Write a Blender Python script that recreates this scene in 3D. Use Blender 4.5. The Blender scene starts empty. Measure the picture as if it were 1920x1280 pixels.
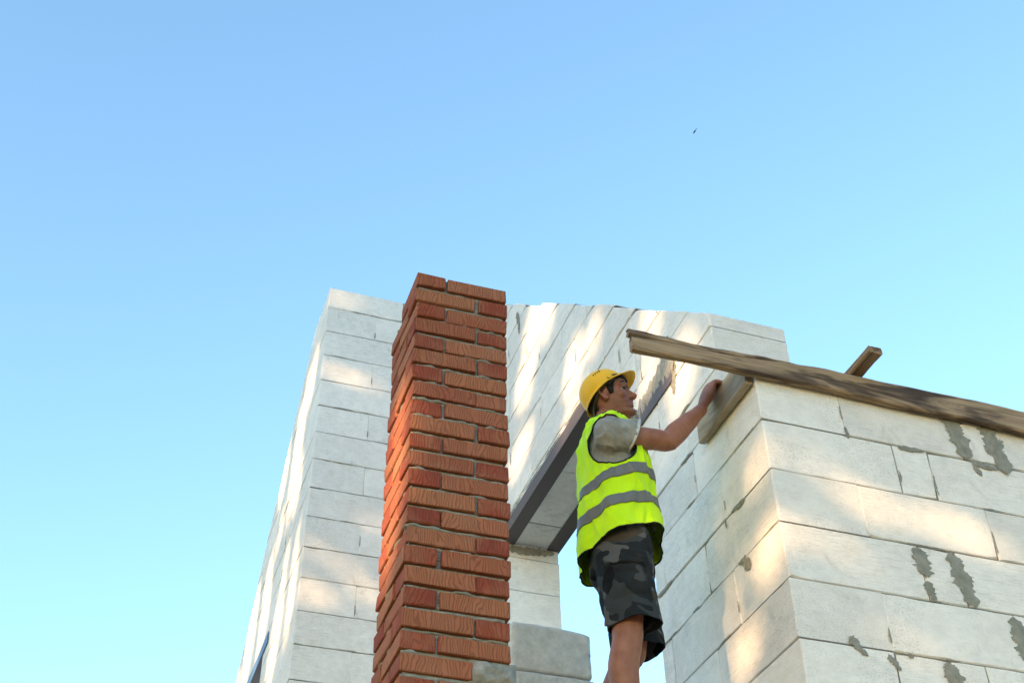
import bpy, bmesh, math, random
from mathutils import Vector, Matrix, noise
R = math.radians
random.seed(7)
scene = bpy.context.scene
col = scene.collection
ZO = 1.65                       # eye height; heights below are given from the eye and lifted by ZO

# ------------------------------------------------------------------ camera
cam_d = bpy.data.cameras.new('camera'); cam = bpy.data.objects.new('camera', cam_d); col.objects.link(cam)
F_PX, PITCH, YAW, ROLL = 2394.7, .700184553, -.339529407, -.0175942616
cam_d.sensor_width = 36.0; cam_d.lens = F_PX / 1920 * 36.0
cam_d.clip_start = 0.05; cam_d.clip_end = 2000
_f = Vector((-math.sin(YAW) * math.cos(PITCH), math.cos(YAW) * math.cos(PITCH), math.sin(PITCH)))
_r = Vector((math.cos(YAW), math.sin(YAW), 0)); _u = _r.cross(_f)
_r2 = _r * math.cos(ROLL) + _u * math.sin(ROLL); _u2 = _u * math.cos(ROLL) - _r * math.sin(ROLL)
cam.matrix_world = Matrix(((_r2.x, _u2.x, -_f.x, 0), (_r2.y, _u2.y, -_f.y, 0), (_r2.z, _u2.z, -_f.z, ZO), (0, 0, 0, 1)))
scene.camera = cam

# ------------------------------------------------------------------ sky and sun
SUN_EL = R(13.0)
SUN_M = .75                                       # sunlight travels (1, SUN_M) across the plan
_h = Vector((1, SUN_M, 0)).normalized()
SUN_DIR = Vector((_h.x * math.cos(SUN_EL), _h.y * math.cos(SUN_EL), -math.sin(SUN_EL)))
world = bpy.data.worlds.new('World'); scene.world = world; world.use_nodes = True
wn = world.node_tree.nodes; wl = world.node_tree.links
sky = wn.new('ShaderNodeTexSky'); sky.sky_type = 'NISHITA'; sky.sun_disc = False
sky.sun_elevation = SUN_EL
sky.sun_rotation = math.atan2(-SUN_DIR.x, -SUN_DIR.y)
sky.altitude = 100; sky.air_density = 1.5; sky.dust_density = 0.6; sky.ozone_density = 3.2
wn['Background'].inputs['Strength'].default_value = 0.15
tint = wn.new('ShaderNodeMix'); tint.data_type = 'RGBA'; tint.blend_type = 'MULTIPLY'; tint.inputs[0].default_value = 1.0
tint.inputs[7].default_value = (.95, 1.005, 1.0, 1)        # the camera's cyan rendering of the sky, the same all over
wl.new(sky.outputs['Color'], tint.inputs[6]); wl.new(tint.outputs[2], wn['Background'].inputs['Color'])
sun_d = bpy.data.lights.new('sun', 'SUN'); sun = bpy.data.objects.new('sun', sun_d); col.objects.link(sun)
sun_d.energy = 3.4; sun_d.angle = R(0.5); sun_d.color = (1.0, .62, .30)
sun.rotation_euler = SUN_DIR.to_track_quat('-Z', 'Y').to_euler(); sun.location = (-20, -12, 20)
vs = scene.view_settings
vs.view_transform = 'Standard'; vs.look = 'None'; vs.gamma = 1.0; vs.use_curve_mapping = False
vs.exposure = 1.87

# ------------------------------------------------------------------ materials
def rgb(h):
    c = [int(h[i:i + 2], 16) / 255 for i in (0, 2, 4)]
    return tuple((x / 12.92 if x <= .04045 else ((x + .055) / 1.055) ** 2.4) for x in c) + (1,)
class NT:
    def __init__(s, name, rough=.85, spec=.3):
        s.m = bpy.data.materials.new(name); s.m.use_nodes = True
        s.t = s.m.node_tree; s.n = s.t.nodes; s.b = s.n['Principled BSDF']
        s.b.inputs['Roughness'].default_value = rough; s.b.inputs['Specular IOR Level'].default_value = spec
        s.tc = s.n.new('ShaderNodeTexCoord'); s.oi = s.n.new('ShaderNodeObjectInfo')
    def l(s, a, b): s.t.links.new(a, b); return s
    def mapping(s, scale=(1, 1, 1), src='Object', rnd=True):
        mp = s.n.new('ShaderNodeMapping'); mp.inputs['Scale'].default_value = scale
        s.l(s.tc.outputs[src], mp.inputs['Vector'])
        if rnd:
            mu = s.n.new('ShaderNodeMath'); mu.operation = 'MULTIPLY'; mu.inputs[1].default_value = 37.0
            s.l(s.oi.outputs['Random'], mu.inputs[0]); s.l(mu.outputs[0], mp.inputs['Location'])
        return mp.outputs[0]
    def noise(s, vec, scale=5, detail=4, rough=.55, dist=0):
        n = s.n.new('ShaderNodeTexNoise'); n.inputs['Scale'].default_value = scale
        n.inputs['Detail'].default_value = detail; n.inputs['Roughness'].default_value = rough; n.inputs['Distortion'].default_value = dist
        s.l(vec, n.inputs['Vector']); return n.outputs[0]
    def ramp(s, fac, stops, interp='LINEAR'):
        r = s.n.new('ShaderNodeValToRGB'); e = r.color_ramp.elements; r.color_ramp.interpolation = interp
        while len(e) < len(stops): e.new(.5)
        for el, (p, c) in zip(e, stops): el.position = p; el.color = c if len(c) == 4 else tuple(c) + (1,)
        s.l(fac, r.inputs[0]); return r.outputs[0]
    def mix(s, fac, a, b, mode='MIX'):
        m = s.n.new('ShaderNodeMix'); m.data_type = 'RGBA'; m.blend_type = mode
        for v, i in ((fac, 0), (a, 6), (b, 7)):
            if isinstance(v, (int, float)): m.inputs[i].default_value = v
            elif isinstance(v, tuple): m.inputs[i].default_value = v if len(v) == 4 else v + (1,)
            else: s.l(v, m.inputs[i])
        return m.outputs[2]
    def math(s, op, a, b=0.0, c=None):
        m = s.n.new('ShaderNodeMath'); m.operation = op
        for i, v in enumerate((a, b, c)):
            if v is None: continue
            if isinstance(v, (int, float)): m.inputs[i].default_value = v
            else: s.l(v, m.inputs[i])
        return m.outputs[0]
    def g(s, v):                                       # grey colour of a value
        return (v, v, v, 1)
    def bump(s, h, strength=.5, dist=.01):
        b = s.n.new('ShaderNodeBump'); b.inputs['Strength'].default_value = strength; b.inputs['Distance'].default_value = dist
        s.l(h, b.inputs['Height'])
        if s.b.inputs['Normal'].is_linked: s.l(s.b.inputs['Normal'].links[0].from_socket, b.inputs['Normal'])
        s.l(b.outputs[0], s.b.inputs['Normal'])
    def color(s, c):
        if isinstance(c, tuple): s.b.inputs['Base Color'].default_value = c if len(c) == 4 else c + (1,)
        else: s.l(c, s.b.inputs['Base Color'])
        return s.m

def mat_aac():
    t = NT('aerated_concrete', .92, .15)
    big = t.noise(t.mapping((1, 1, 1)), 5, 3)
    c = t.ramp(big, [(.3, (.76, .735, .715)), (.7, (.84, .815, .795))])
    tone = t.ramp(t.oi.outputs['Random'], [(0, t.g(.94)), (1, t.g(1.06))])
    c = t.mix(1.0, c, tone, 'MULTIPLY')
    strk = t.noise(t.mapping((4.0, 4.0, 95)), 3.0, 4, .65)          # saw scratches along the block
    sel = t.ramp(t.noise(t.mapping((1, 1, 1.4)), 2.6, 2), [(.42, t.g(0)), (.6, t.g(1))])
    lines = t.ramp(strk, [(.36, t.g(.5)), (.47, t.g(1))])
    c = t.mix(t.math('MULTIPLY', sel, .42), c, t.mix(1.0, c, lines, 'MULTIPLY'))
    pore = t.noise(t.mapping((1, 1, 1)), 190, 2, .6)
    pr = t.ramp(pore, [(.34, t.g(.45)), (.43, t.g(1))])
    sel2 = t.ramp(t.noise(t.mapping((1.0, 1.0, 1.0)), 3.3, 2), [(.44, t.g(.15)), (.62, t.g(1))])
    c = t.mix(t.math('MULTIPLY', sel2, .6), c, t.mix(1.0, c, pr, 'MULTIPLY'))
    mott = t.noise(t.mapping((1, 1, 1.6)), 16, 6, .72)
    c = t.mix(.40, c, t.mix(1.0, c, t.ramp(mott, [(.32, t.g(.78)), (.62, t.g(1.08))]), 'MULTIPLY'))
    dirt = t.noise(t.mapping((1, 1, .8)), 8, 6, .7, .6)
    dm = t.ramp(dirt, [(.58, t.g(0)), (.75, t.g(.5))])
    c = t.mix(dm, c, (.42, .40, .36))
    scr = t.noise(t.mapping((9, 9, 26)), 2.0, 6, .75, 1.5)          # dark chips and scuffs
    sm = t.ramp(scr, [(.69, t.g(0)), (.715, t.g(.8))])
    c = t.mix(sm, c, (.25, .245, .23))
    t.bump(strk, .4, .005); t.bump(pore, .25, .003); t.bump(t.noise(t.mapping((1, 1, 1)), 28, 5, .6), .22, .01)
    return t.color(c)
def mat_mortar(name='thin_mortar', a=(.17, .17, .155), b=(.27, .265, .24), feather=False):
    t = NT(name, .95, .1)
    n = t.noise(t.mapping((1, 1, 1)), 25, 6, .65)
    c = t.ramp(n, [(.3, a), (.7, b)])
    t.bump(n, .6, .01)
    if feather:                                            # a thin coat that breaks up towards its rim
        at = t.n.new('ShaderNodeAttribute'); at.attribute_name = 'cover'
        m2 = t.noise(t.mapping((1, 1, 1)), 55, 5, .7)
        al = t.ramp(t.math('ADD', at.outputs['Fac'], t.math('MULTIPLY_ADD', m2, 1.5, -.75)), [(.22, t.g(0)), (.42, t.g(1))])
        t.l(al, t.b.inputs['Alpha'])
    return t.color(c)
def mat_brick(end_axis):
    t = NT('red_brick', .88, .2)
    sx = t.n.new('ShaderNodeSeparateXYZ'); t.l(t.tc.outputs['Object'], sx.inputs[0])
    xy = t.math('ADD', sx.outputs[0], sx.outputs[1])
    r37 = t.math('MULTIPLY', t.oi.outputs['Random'], 53.0)
    cv = t.n.new('ShaderNodeCombineXYZ'); t.l(t.math('ADD', xy, r37), cv.inputs[0]); t.l(t.math('MULTIPLY', sx.outputs[2], .45), cv.inputs[1]); t.l(r37, cv.inputs[2])
    wv = t.noise(cv.outputs[0], 15, 2.5, .5, 0)
    ph = t.math('ADD', t.math('MULTIPLY', xy, 560), t.math('MULTIPLY', wv, 52.0))
    w = t.math('SINE', ph)
    w01 = t.math('MULTIPLY_ADD', w, .5, .5)
    groove = t.ramp(w01, [(.02, t.g(0)), (.45, t.g(1))])
    stretcher = t.ramp(t.oi.outputs['Random'], [(0, (.30, .10, .056)), (.25, (.37, .145, .075)), (.5, (.32, .105, .058)), (.75, (.39, .165, .09)), (1, (.29, .085, .05))])
    header = t.ramp(t.oi.outputs['Random'], [(0, (.26, .058, .036)), (.3, (.30, .075, .042)), (.6, (.24, .052, .034)), (1, (.33, .10, .052))])
    ge = t.n.new('ShaderNodeNewGeometry'); vt = t.n.new('ShaderNodeVectorTransform'); vt.vector_type = 'NORMAL'; vt.convert_from = 'WORLD'; vt.convert_to = 'OBJECT'
    t.l(ge.outputs['True Normal'], vt.inputs[0]); sn = t.n.new('ShaderNodeSeparateXYZ'); t.l(vt.outputs[0], sn.inputs[0])
    base = t.mix(t.math('GREATER_THAN', t.math('ABSOLUTE', sn.outputs[end_axis]), .6), stretcher, header)
    n = t.noise(t.mapping((1, 1, 1)), 9, 4)
    base = t.mix(t.ramp(n, [(.45, t.g(0)), (.75, t.g(.6))]), base, (.36, .17, .10))
    c = t.mix(t.ramp(groove, [(0, t.g(.42)), (1, t.g(0))]), base, (.10, .032, .02))  # groove shade painted into the brick colour, besides the bump
    dust = t.noise(t.mapping((1, 1, 1)), 20, 5, .7)
    c = t.mix(t.ramp(dust, [(.62, t.g(0)), (.8, t.g(.4))]), c, (.30, .25, .21))
    t.bump(groove, .6, .003); t.bump(t.noise(t.mapping((1, 1, 1)), 60, 3), .2, .004)
    return t.color(c)
def mat_wood(name, axis=0, dark=(.085, .060, .048), mid=(.17, .120, .085), light=(.40, .29, .19), bal=.455, gs=.65):
    t = NT(name, .8, .25)
    sc = [34.0] * 3; sc[axis] = 1.5
    grain = t.noise(t.mapping(tuple(sc), rnd=False), 2.4, 7, .68, .3)
    sp = [8.0] * 3; sp[axis] = 1.3
    patch = t.noise(t.mapping(tuple(sp), rnd=False), 1.6, 4, .55, .8)
    a = t.ramp(patch, [(bal - .09, dark), (bal - .01, mid), (bal + .07, light)])
    c = t.mix(t.ramp(grain, [(.38, t.g(gs)), (.6, t.g(0))]), a, t.mix(1.0, a, (.38, .34, .32), 'MULTIPLY'))
    knots = t.n.new('ShaderNodeTexVoronoi'); knots.inputs['Scale'].default_value = 3.3
    kp = [1.0] * 3; kp[axis] = .75
    t.l(t.mapping(tuple(kp), rnd=False), knots.inputs['Vector'])
    c = t.mix(t.ramp(knots.outputs['Distance'], [(.07, t.g(.8)), (.13, t.g(0))]), c, (.12, .06, .03))
    t.bump(grain, .5, .006)
    return t.color(c)
def mat_plain(name, c, rough=.6, spec=.4, metal=0, noise_amt=.12, nscale=20, bump=.1):
    t = NT(name, rough, spec); t.b.inputs['Metallic'].default_value = metal
    n = t.noise(t.mapping((1, 1, 1)), nscale, 4)
    cc = t.mix(t.math('MULTIPLY', n, noise_amt * 2), c, tuple(x * .55 for x in c[:3]))
    if bump: t.bump(n, bump, .01)
    return t.color(cc)
M = {}
M['aac'] = mat_aac()
M['mortar'] = mat_mortar()
M['smear'] = mat_mortar('adhesive_smear', (.20, .20, .175), (.33, .325, .29), True); M['daub'] = mat_mortar('cement_daub', (.22, .225, .21), (.38, .38, .355), True)
M['cement'] = mat_mortar('cement_mortar', (.20, .205, .195), (.37, .37, .35))
M['brick'] = mat_brick(0); M['brick_y'] = mat_brick(1)
M['plank'] = mat_wood('weathered_plank', 0)
M['board'] = mat_wood('formwork_board', 1, (.34, .255, .175), (.41, .315, .22), (.46, .37, .27), gs=.3)
M['batten'] = mat_wood('batten_wood', 1, (.12, .08, .05), (.22, .145, .09), (.32, .22, .135))
M['steel'] = mat_plain('primed_steel', (.115, .096, .105), .55, .4, 0, .15, 14, .15)
M['steel_sky'] = mat_plain('sky_reflection_steel', (.07, .16, .34), .45, .5, 0, .1, 14, .1)  # sky reflection on the outer flange, painted as a blue base colour
M['concrete'] = mat_mortar('rough_concrete', (.42, .42, .40), (.60, .60, .57))

# ------------------------------------------------------------------ object helpers
def mesh_obj(name, verts, faces, mat, parent=None, smooth=False):
    me = bpy.data.meshes.new(name); me.from_pydata([tuple(v) for v in verts], [], faces)
    me.materials.append(M[mat] if isinstance(mat, str) else mat)
    if smooth: me.polygons.foreach_set('use_smooth', [True] * len(me.polygons))
    me.update(); return link(name, me, parent)
def link(name, me, parent=None):
    o = bpy.data.objects.new(name, me); col.objects.link(o)
    if parent is not None: attach(o, parent)
    return o
def attach(o, parent):
    o.parent = parent
    w = WLOC.get(parent.name, Vector((0, 0, 0)))
    o.matrix_parent_inverse = Matrix.Translation(-w)
    WLOC[o.name] = Vector(o.location)
WLOC = {}
def tag(o, label=None, cat=None, group=None, kind=None):
    for k, v in (('label', label), ('category', cat), ('group', group), ('kind', kind)):
        if v: o[k] = v
    return o
def thing(name, loc, label, cat, group=None):
    o = bpy.data.objects.new(name, None); col.objects.link(o); o.location = loc; o.empty_display_size = .2
    WLOC[o.name] = Vector(loc)
    return tag(o, label, cat, group)
def box(x0, x1, y0, y1, z0, z1):
    v = [(x, y, z) for x in (x0, x1) for y in (y0, y1) for z in (z0, z1)]
    return v, [(0, 1, 3, 2), (4, 6, 7, 5), (0, 4, 5, 1), (2, 3, 7, 6), (0, 2, 6, 4), (1, 5, 7, 3)]
class MB:                                               # collects shapes into one mesh
    def __init__(s): s.v = []; s.f = []
    def add(s, vf):
        n = len(s.v); s.v += list(vf[0]); s.f += [tuple(i + n for i in q) for q in vf[1]]; return s
    def build(s, name, mat, parent=None, smooth=False): return mesh_obj(name, s.v, s.f, mat, parent, smooth)

# ------------------------------------------------------------------ ground
def mat_ground():
    t = NT('dry_grass_ground', .95, .1)
    a = t.noise(t.mapping((1, 1, 1), rnd=False), .35, 6, .6); b = t.noise(t.mapping((1, 1, 1), rnd=False), 9, 6, .7)
    g = t.ramp(b, [(.3, (.055, .075, .02)), (.7, (.13, .14, .045))]); d = t.ramp(b, [(.3, (.16, .12, .075)), (.7, (.30, .24, .16))])
    t.bump(b, .8, .05)
    return t.color(t.mix(t.ramp(a, [(.42, t.g(0)), (.58, t.g(1))]), g, d))
M['ground'] = mat_ground()
gv, gf = [], []
GN = 24
for i in range(GN + 1):
    for j in range(GN + 1):
        sx = (i / GN * 2 - 1); sy = (j / GN * 2 - 1)
        gv.append((math.copysign(abs(sx) ** 2.2, sx) * 600, math.copysign(abs(sy) ** 2.2, sy) * 600, 0))
for i in range(GN):
    for j in range(GN):
        a = i * (GN + 1) + j; gf.append((a, a + GN + 1, a + GN + 2, a + 1))
tag(mesh_obj('ground', gv, gf, 'ground'), 'dry grass and bare soil around the building site', None, None, 'structure')

# ------------------------------------------------------------------ block walls
def clip(poly, a, b, c):                                # keep a*x + b*y <= c
    out = []
    for i in range(len(poly)):
        p, q = poly[i], poly[(i + 1) % len(poly)]
        dp, dq = a * p[0] + b * p[1] - c, a * q[0] + b * q[1] - c
        if dp <= 0: out.append(p)
        if (dp < 0 < dq) or (dq < 0 < dp):
            t = dp / (dp - dq); out.append((p[0] + (q[0] - p[0]) * t, p[1] + (q[1] - p[1]) * t))
    r = []
    for p in out:
        if not r or math.dist(p, r[-1]) > 1e-5: r.append(p)
    if len(r) > 1 and math.dist(r[0], r[-1]) < 1e-5: r.pop()
    return r
def area(p): return .5 * sum(p[i][0] * p[(i + 1) % len(p)][1] - p[(i + 1) % len(p)][0] * p[i][1] for i in range(len(p)))
def inset(poly, d):
    n = len(poly); lines = []
    for i in range(n):
        p, q = poly[i], poly[(i + 1) % n]; ex, ey = q[0] - p[0], q[1] - p[1]; L = math.hypot(ex, ey) or 1
        nx, ny = ey / L, -ex / L                        # outward for a ccw polygon
        lines.append((nx, ny, nx * p[0] + ny * p[1] - d))
    r = list(poly)
    for l in lines: r = clip(r, *l)
    return r
def place(plane, at, u, v, depth):                      # depth measured into the wall from its face
    return (at + depth, u, v + ZO) if plane == 'X' else (u, at + depth, v + ZO)
def block_mesh(plane, at, poly, thick, bev, jit, rag=0.0):
    if len(poly) < 3 or area(poly) < .0006: return None
    n0 = len(poly); P = []                               # outline points with inward normals, edges broken and chipped
    for i in range(n0):
        p, q = poly[i], poly[(i + 1) % n0]; ex, ey = q[0] - p[0], q[1] - p[1]; L = math.hypot(ex, ey); nx, ny = -ey / L, ex / L
        o = poly[i - 1]; fx, fy = p[0] - o[0], p[1] - o[1]; fl = math.hypot(fx, fy) or 1; mx, my = -fy / fl, fx / fl
        chip = random.uniform(.003, .009) if rag and random.random() < .35 else (random.uniform(0, .002) if rag else 0)
        P.append((p, (nx + mx, ny + my), chip))
        k = max(1, int(L / .07)) if rag else 1
        for t in range(1, k):
            c = random.uniform(0, .0018) + (random.uniform(.002, .006) if random.random() < .14 else 0)
            u = (t + random.uniform(-.3, .3)) / k
            P.append(((p[0] + ex * u, p[1] + ey * u), (nx, ny), c))
    n = len(P); v = []; f = []; d0 = jit
    tu, tv = random.uniform(-.004, .004), random.uniform(-.006, .006)
    cu = sum(p[0] for p in poly) / n0; cv = sum(p[1] for p in poly) / n0
    def dd(p): return d0 + (tu * (p[0] - cu) + tv * (p[1] - cv) if rag else 0)
    out = [(p[0] + nn[0] * c * .5, p[1] + nn[1] * c * .5) for p, nn, c in P]
    ins = [(p[0] + nn[0] * (bev + c), p[1] + nn[1] * (bev + c)) for p, nn, c in P]
    v += [place(plane, at, p[0], p[1], dd(p)) for p in ins]
    v += [place(plane, at, p[0], p[1], dd(p) + bev * random.uniform(.7, 1.5) + c) for p, (_, _, c) in zip(out, P)]
    v += [place(plane, at, p[0], p[1], thick - dd(p)) for p in out]
    rings = 3
    flip = plane == 'Y'
    f.append(tuple(range(n)) if flip else tuple(reversed(range(n))))
    for k in range(rings - 1):
        for i in range(n):
            j = (i + 1) % n; q = (k * n + i, (k + 1) * n + i, (k + 1) * n + j, k * n + j)
            f.append(q if flip else tuple(reversed(q)))
    b = (rings - 1) * n
    f.append(tuple(reversed(range(b, b + n))) if flip else tuple(range(b, b + n)))
    return v, f
def block_wall(house, label, plane, at, thick, rows, regions, low=None):
    """rows: (z0, z1, start, joints, end); regions: list of half-plane lists (a, b, c) in (u, v) = (along, up)."""
    core = MB(); blocks = []
    for (z0, z1, s, joints, e) in rows:
        us = [s] + [j for j in joints if s + .02 < j < e - .02] + [e]
        for i in range(len(us) - 1):
            g = [random.uniform(.0010, .0032) for _ in range(4)]
            a0, a1 = us[i] + (g[0] if i else 0), us[i + 1] - (g[1] if i < len(us) - 2 else 0)
            rect = [(a0, z0 + g[2]), (a1, z0 + g[3] * .8), (a1, z1 - g[3]), (a0, z1 - g[2] * .8)]
            full = [(us[i] + (0 if i else .008), z0), (us[i + 1] - (0 if i < len(us) - 2 else .008), z0), (us[i + 1] - (0 if i < len(us) - 2 else .008), z1), (us[i] + (0 if i else .008), z1)]
            for reg in (regions(z0) if callable(regions) else regions):
                p, q = rect, full
                for (a, b, c) in reg:
                    p = clip(p, a, b, c) if p else p; q = clip(q, a, b, c - .008 * math.hypot(a, b)) if q else q
                if p and len(p) > 2: blocks.append(block_mesh(plane, at, p, thick, random.uniform(.002, .0045), random.uniform(-.0025, .0025), 1.0))
                if q and len(q) > 2 and area(q) > .0004:
                    m = block_mesh(plane, at, q, thick - .007, 0.0001, .0065)
                    if m: core.add(m)
    w = core.build('wall', 'mortar', house); w['label'] = label
    for b in blocks:
        if not b: continue
        cx = Vector([sum(p[k] for p in b[0]) / len(b[0]) for k in range(3)])
        me = bpy.data.meshes.new('block'); me.from_pydata([tuple(Vector(p) - cx) for p in b[0]], [], b[1]); me.materials.append(M['aac']); me.update()
        o = bpy.data.objects.new('block', me); col.objects.link(o); o.location = cx; attach(o, w)
    return w
house = thing('unfinished_house', (3.2, 6.0, 0), 'unfinished house of white aerated concrete blocks with a stepped gable', 'house')

XW, YF, XL, YL = 2.409, 3.707, 1.185, 7.85
BL = .625
def zrow(k): return 2.18 + .25 * k
# side wall (gable) with the balcony opening
gable_rows = []
jt = {-1: [4.105, 4.735], 0: [4.33], 1: [4.105, 4.735], 2: [4.33], 3: [4.103, 4.732], 4: [4.327],
      5: [4.36], 6: [4.622], 7: [4.42], 8: [4.775, 5.4], 9: [4.52, 5.02, 5.55, 6.17, 6.8], 10: [5.236, 5.86, 6.485, 7.1], 11: [5.02, 5.64, 6.266, 6.89],
      12: [5.861, 6.49, 7.11], 13: [6.26, 6.885], 14: [5.88, 6.5, 7.12], 15: [6.26, 6.89], 16: [6.52, 7.14], 17: [6.9], 18: [7.15], 19: [7.4], 20: [7.5], -2: [4.33], -3: [4.105]}
slope = .862
offs = {}
for k in range(-3, 21):
    s = 3.707 if k <= 4 else 4.0
    if k in (-1, 1, 3, -3): s = YF + .396               # front wall's long block forms this corner
    gable_rows.append((zrow(k), min(zrow(k) + .25, 7.13), s, jt.get(k, []), YL)) if zrow(k) < 7.1 else None
# region pieces: near pier / above the sloped lintel / above the flat lintel / far pier
YJ0, YJ1, ZL = 4.84, 7.08, 4.532
sl_a, sl_z = (5.45, 4.532), (4.82, 3.93)
sm = (sl_a[1] - sl_z[1]) / (sl_a[0] - sl_z[0])
# each course's own cut at the rake: small offsets so the top edge steps
def rake(dz): return (-slope, 1, 4.03 - slope * 4.0 + dz)
def gable_regions(dz):
    top = [rake(dz)]
    return [top + [(1, 0, YJ0)], top + [(-1, 0, -YJ0), (1, 0, sl_a[0]), (sm, -1, sm * sl_a[0] - sl_a[1])],
            top + [(-1, 0, -sl_a[0]), (1, 0, YJ1), (0, -1, -ZL)], top + [(-1, 0, -YJ1)]]
_rk = {}
def greg(z0):
    k = round((z0 - 2.18) / .25)
    if k not in _rk: _rk[k] = random.uniform(-.03, .025)
    return gable_regions(_rk[k])
gable = block_wall(house, 'gable wall of white blocks with a balcony opening under a steel lintel', 'X', XW, .40, gable_rows, greg)
# front wall, right of the corner
fr = {-3: [2.809, 3.43, 4.05], -2: [3.033, 3.66, 4.29], -1: [2.809, 3.055, 3.21, 3.83], 0: [2.805, 3.415, 4.04], 1: [3.033, 3.211, 3.84, 4.46],
      2: [2.808, 3.427, 4.05], 3: [3.033, 3.206, 3.83, 4.455], 4: [2.808, 3.40, 3.585, 4.21]}
front_rows = []
for k in range(-3, 5):
    s = XW if k in (-3, -1, 1, 3) else XW + .399
    # rows where the side wall's long block makes the corner start behind it
    front_rows.append((zrow(k), zrow(k) + .25, s, fr[k], 5.2))
front = block_wall(house, 'front wall of white blocks with grey adhesive smears under the plank', 'Y', YF, .396, front_rows, [[]])
# far left bay: front face and the left gable running away
def zl(k): return 5.472 + .25 * k
left_front_rows, left_rows = [], []
for k in range(-12, 7):
    a = k % 2 == 0                                       # long block on the front face in every other course
    z0, z1 = zl(k), min(zl(k) + .25, 7.19 if k < 7 else 7.3)
    if z1 - z0 > .02:
        left_front_rows.append((z0, z1, XL if a else XL + .399, [1.812 if a else 1.585, 2.21 + random.uniform(-.02, .02)], XW + .40))
    left_rows.append((zl(k), zl(k) + .25, YL + .396 if a else YL, [y + (0 if a else .31) for y in [8.47 - .31 * a + .62 * i for i in range(0 if not a else 1, 7)]], 12.3))
def lregs(z0):
    dz = random.uniform(-.02, .02)
    t = [(-slope, 1, 7.19 - slope * YL), (.82, 1, 7.47 + .82 * 8.14 + dz)]
    return [t + [(1, 0, 9.33)], t + [(-1, 0, -9.33), (1, 0, 10.6), (0, -1, -4.60)], t + [(-1, 0, -10.6)]]
left_front = block_wall(house, 'bright set-back block wall seen left of the chimney', 'Y', YL, .396, left_front_rows, [[]])
left_side = block_wall(house, 'sunlit block wall running away at the far left', 'X', XL, .399, left_rows, lregs)

# lower walls down to the ground, out of view: plain joined courses
low = MB()
def low_wall(x0, x1, y0, y1, z0, z1):
    n = int((z1 - z0) / .25)
    for i in range(n):
        zz = z0 + (z1 - z0) * i / n; zz1 = z0 + (z1 - z0) * (i + 1) / n
        L = max(x1 - x0, y1 - y0); m = max(1, int(L / .62))
        for j in range(m):
            if x1 - x0 > y1 - y0: low.add(box(x0 + (x1 - x0) * j / m + .003, x0 + (x1 - x0) * (j + 1) / m - .003, y0, y1, zz + .003, zz1 - .003))
            else: low.add(box(x0, x1, y0 + (y1 - y0) * j / m + .003, y0 + (y1 - y0) * (j + 1) / m - .003, zz + .003, zz1 - .003))
low_wall(XW, XW + .4, YF, YL, 0, zrow(-3) + ZO - .004); low_wall(XW + .41, 5.2, YF, YF + .396, 0, zrow(-3) + ZO - .004)
low_wall(XL, XW - .01, YL, YL + .396, 0, zl(-12) + ZO - .004); low_wall(XL, XL + .399, YL + .4, 12.3, 0, zl(-12) + ZO - .004)
lw = low.build('lower_courses', 'aac', house); lw['kind'] = 'stuff'
# balcony floor slab (below the frame) that carries the mason and the spare blocks
SLAB = 1.72
sl = mesh_obj('floor_slab', *box(1.30, XW - .004, 3.75, YL - .004, SLAB - .2 + ZO, SLAB + ZO), 'concrete', house)
# steel angle lintels
def lintel(pts, x_out, side, mat, fl=.088, leg=.088, t=.006):
    """bent angle along pts (y, z); side=+1 when the leg goes to +x"""
    m = MB(); n = len(pts)
    def rib(dx0, dx1, dz0, dz1):
        v = []
        for (y, z) in pts:
            v += [(x_out + side * dx0, y, z + dz0 + ZO), (x_out + side * dx1, y, z + dz0 + ZO), (x_out + side * dx1, y, z + dz1 + ZO), (x_out + side * dx0, y, z + dz1 + ZO)]
        f = []
        for i in range(n - 1):
            for j in range(4): a = i * 4 + j; b = i * 4 + (j + 1) % 4; f.append((a, b, b + 4, a + 4))
        f += [(3, 2, 1, 0), tuple(range(4 * n - 4, 4 * n))]
        return v, f
    m.add(rib(-t, 0, -t, fl)); m.add(rib(.0005, leg, -t, -.0005))
    return m.build('steel_lintel', mat, house)
path = [(7.22, ZL - .002), (5.45, ZL - .002), (4.82, 3.924), (4.42, 3.924)]
lintel(path, XW - .005, 1, 'steel'); lintel(path, XW + .405, -1, 'steel')
lintel([(9.1, 4.59), (10.8, 4.59)], XL - .005, 1, 'steel_sky')
lintel([(9.1, 4.59), (10.8, 4.59)], XL + .404, -1, 'steel')

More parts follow.
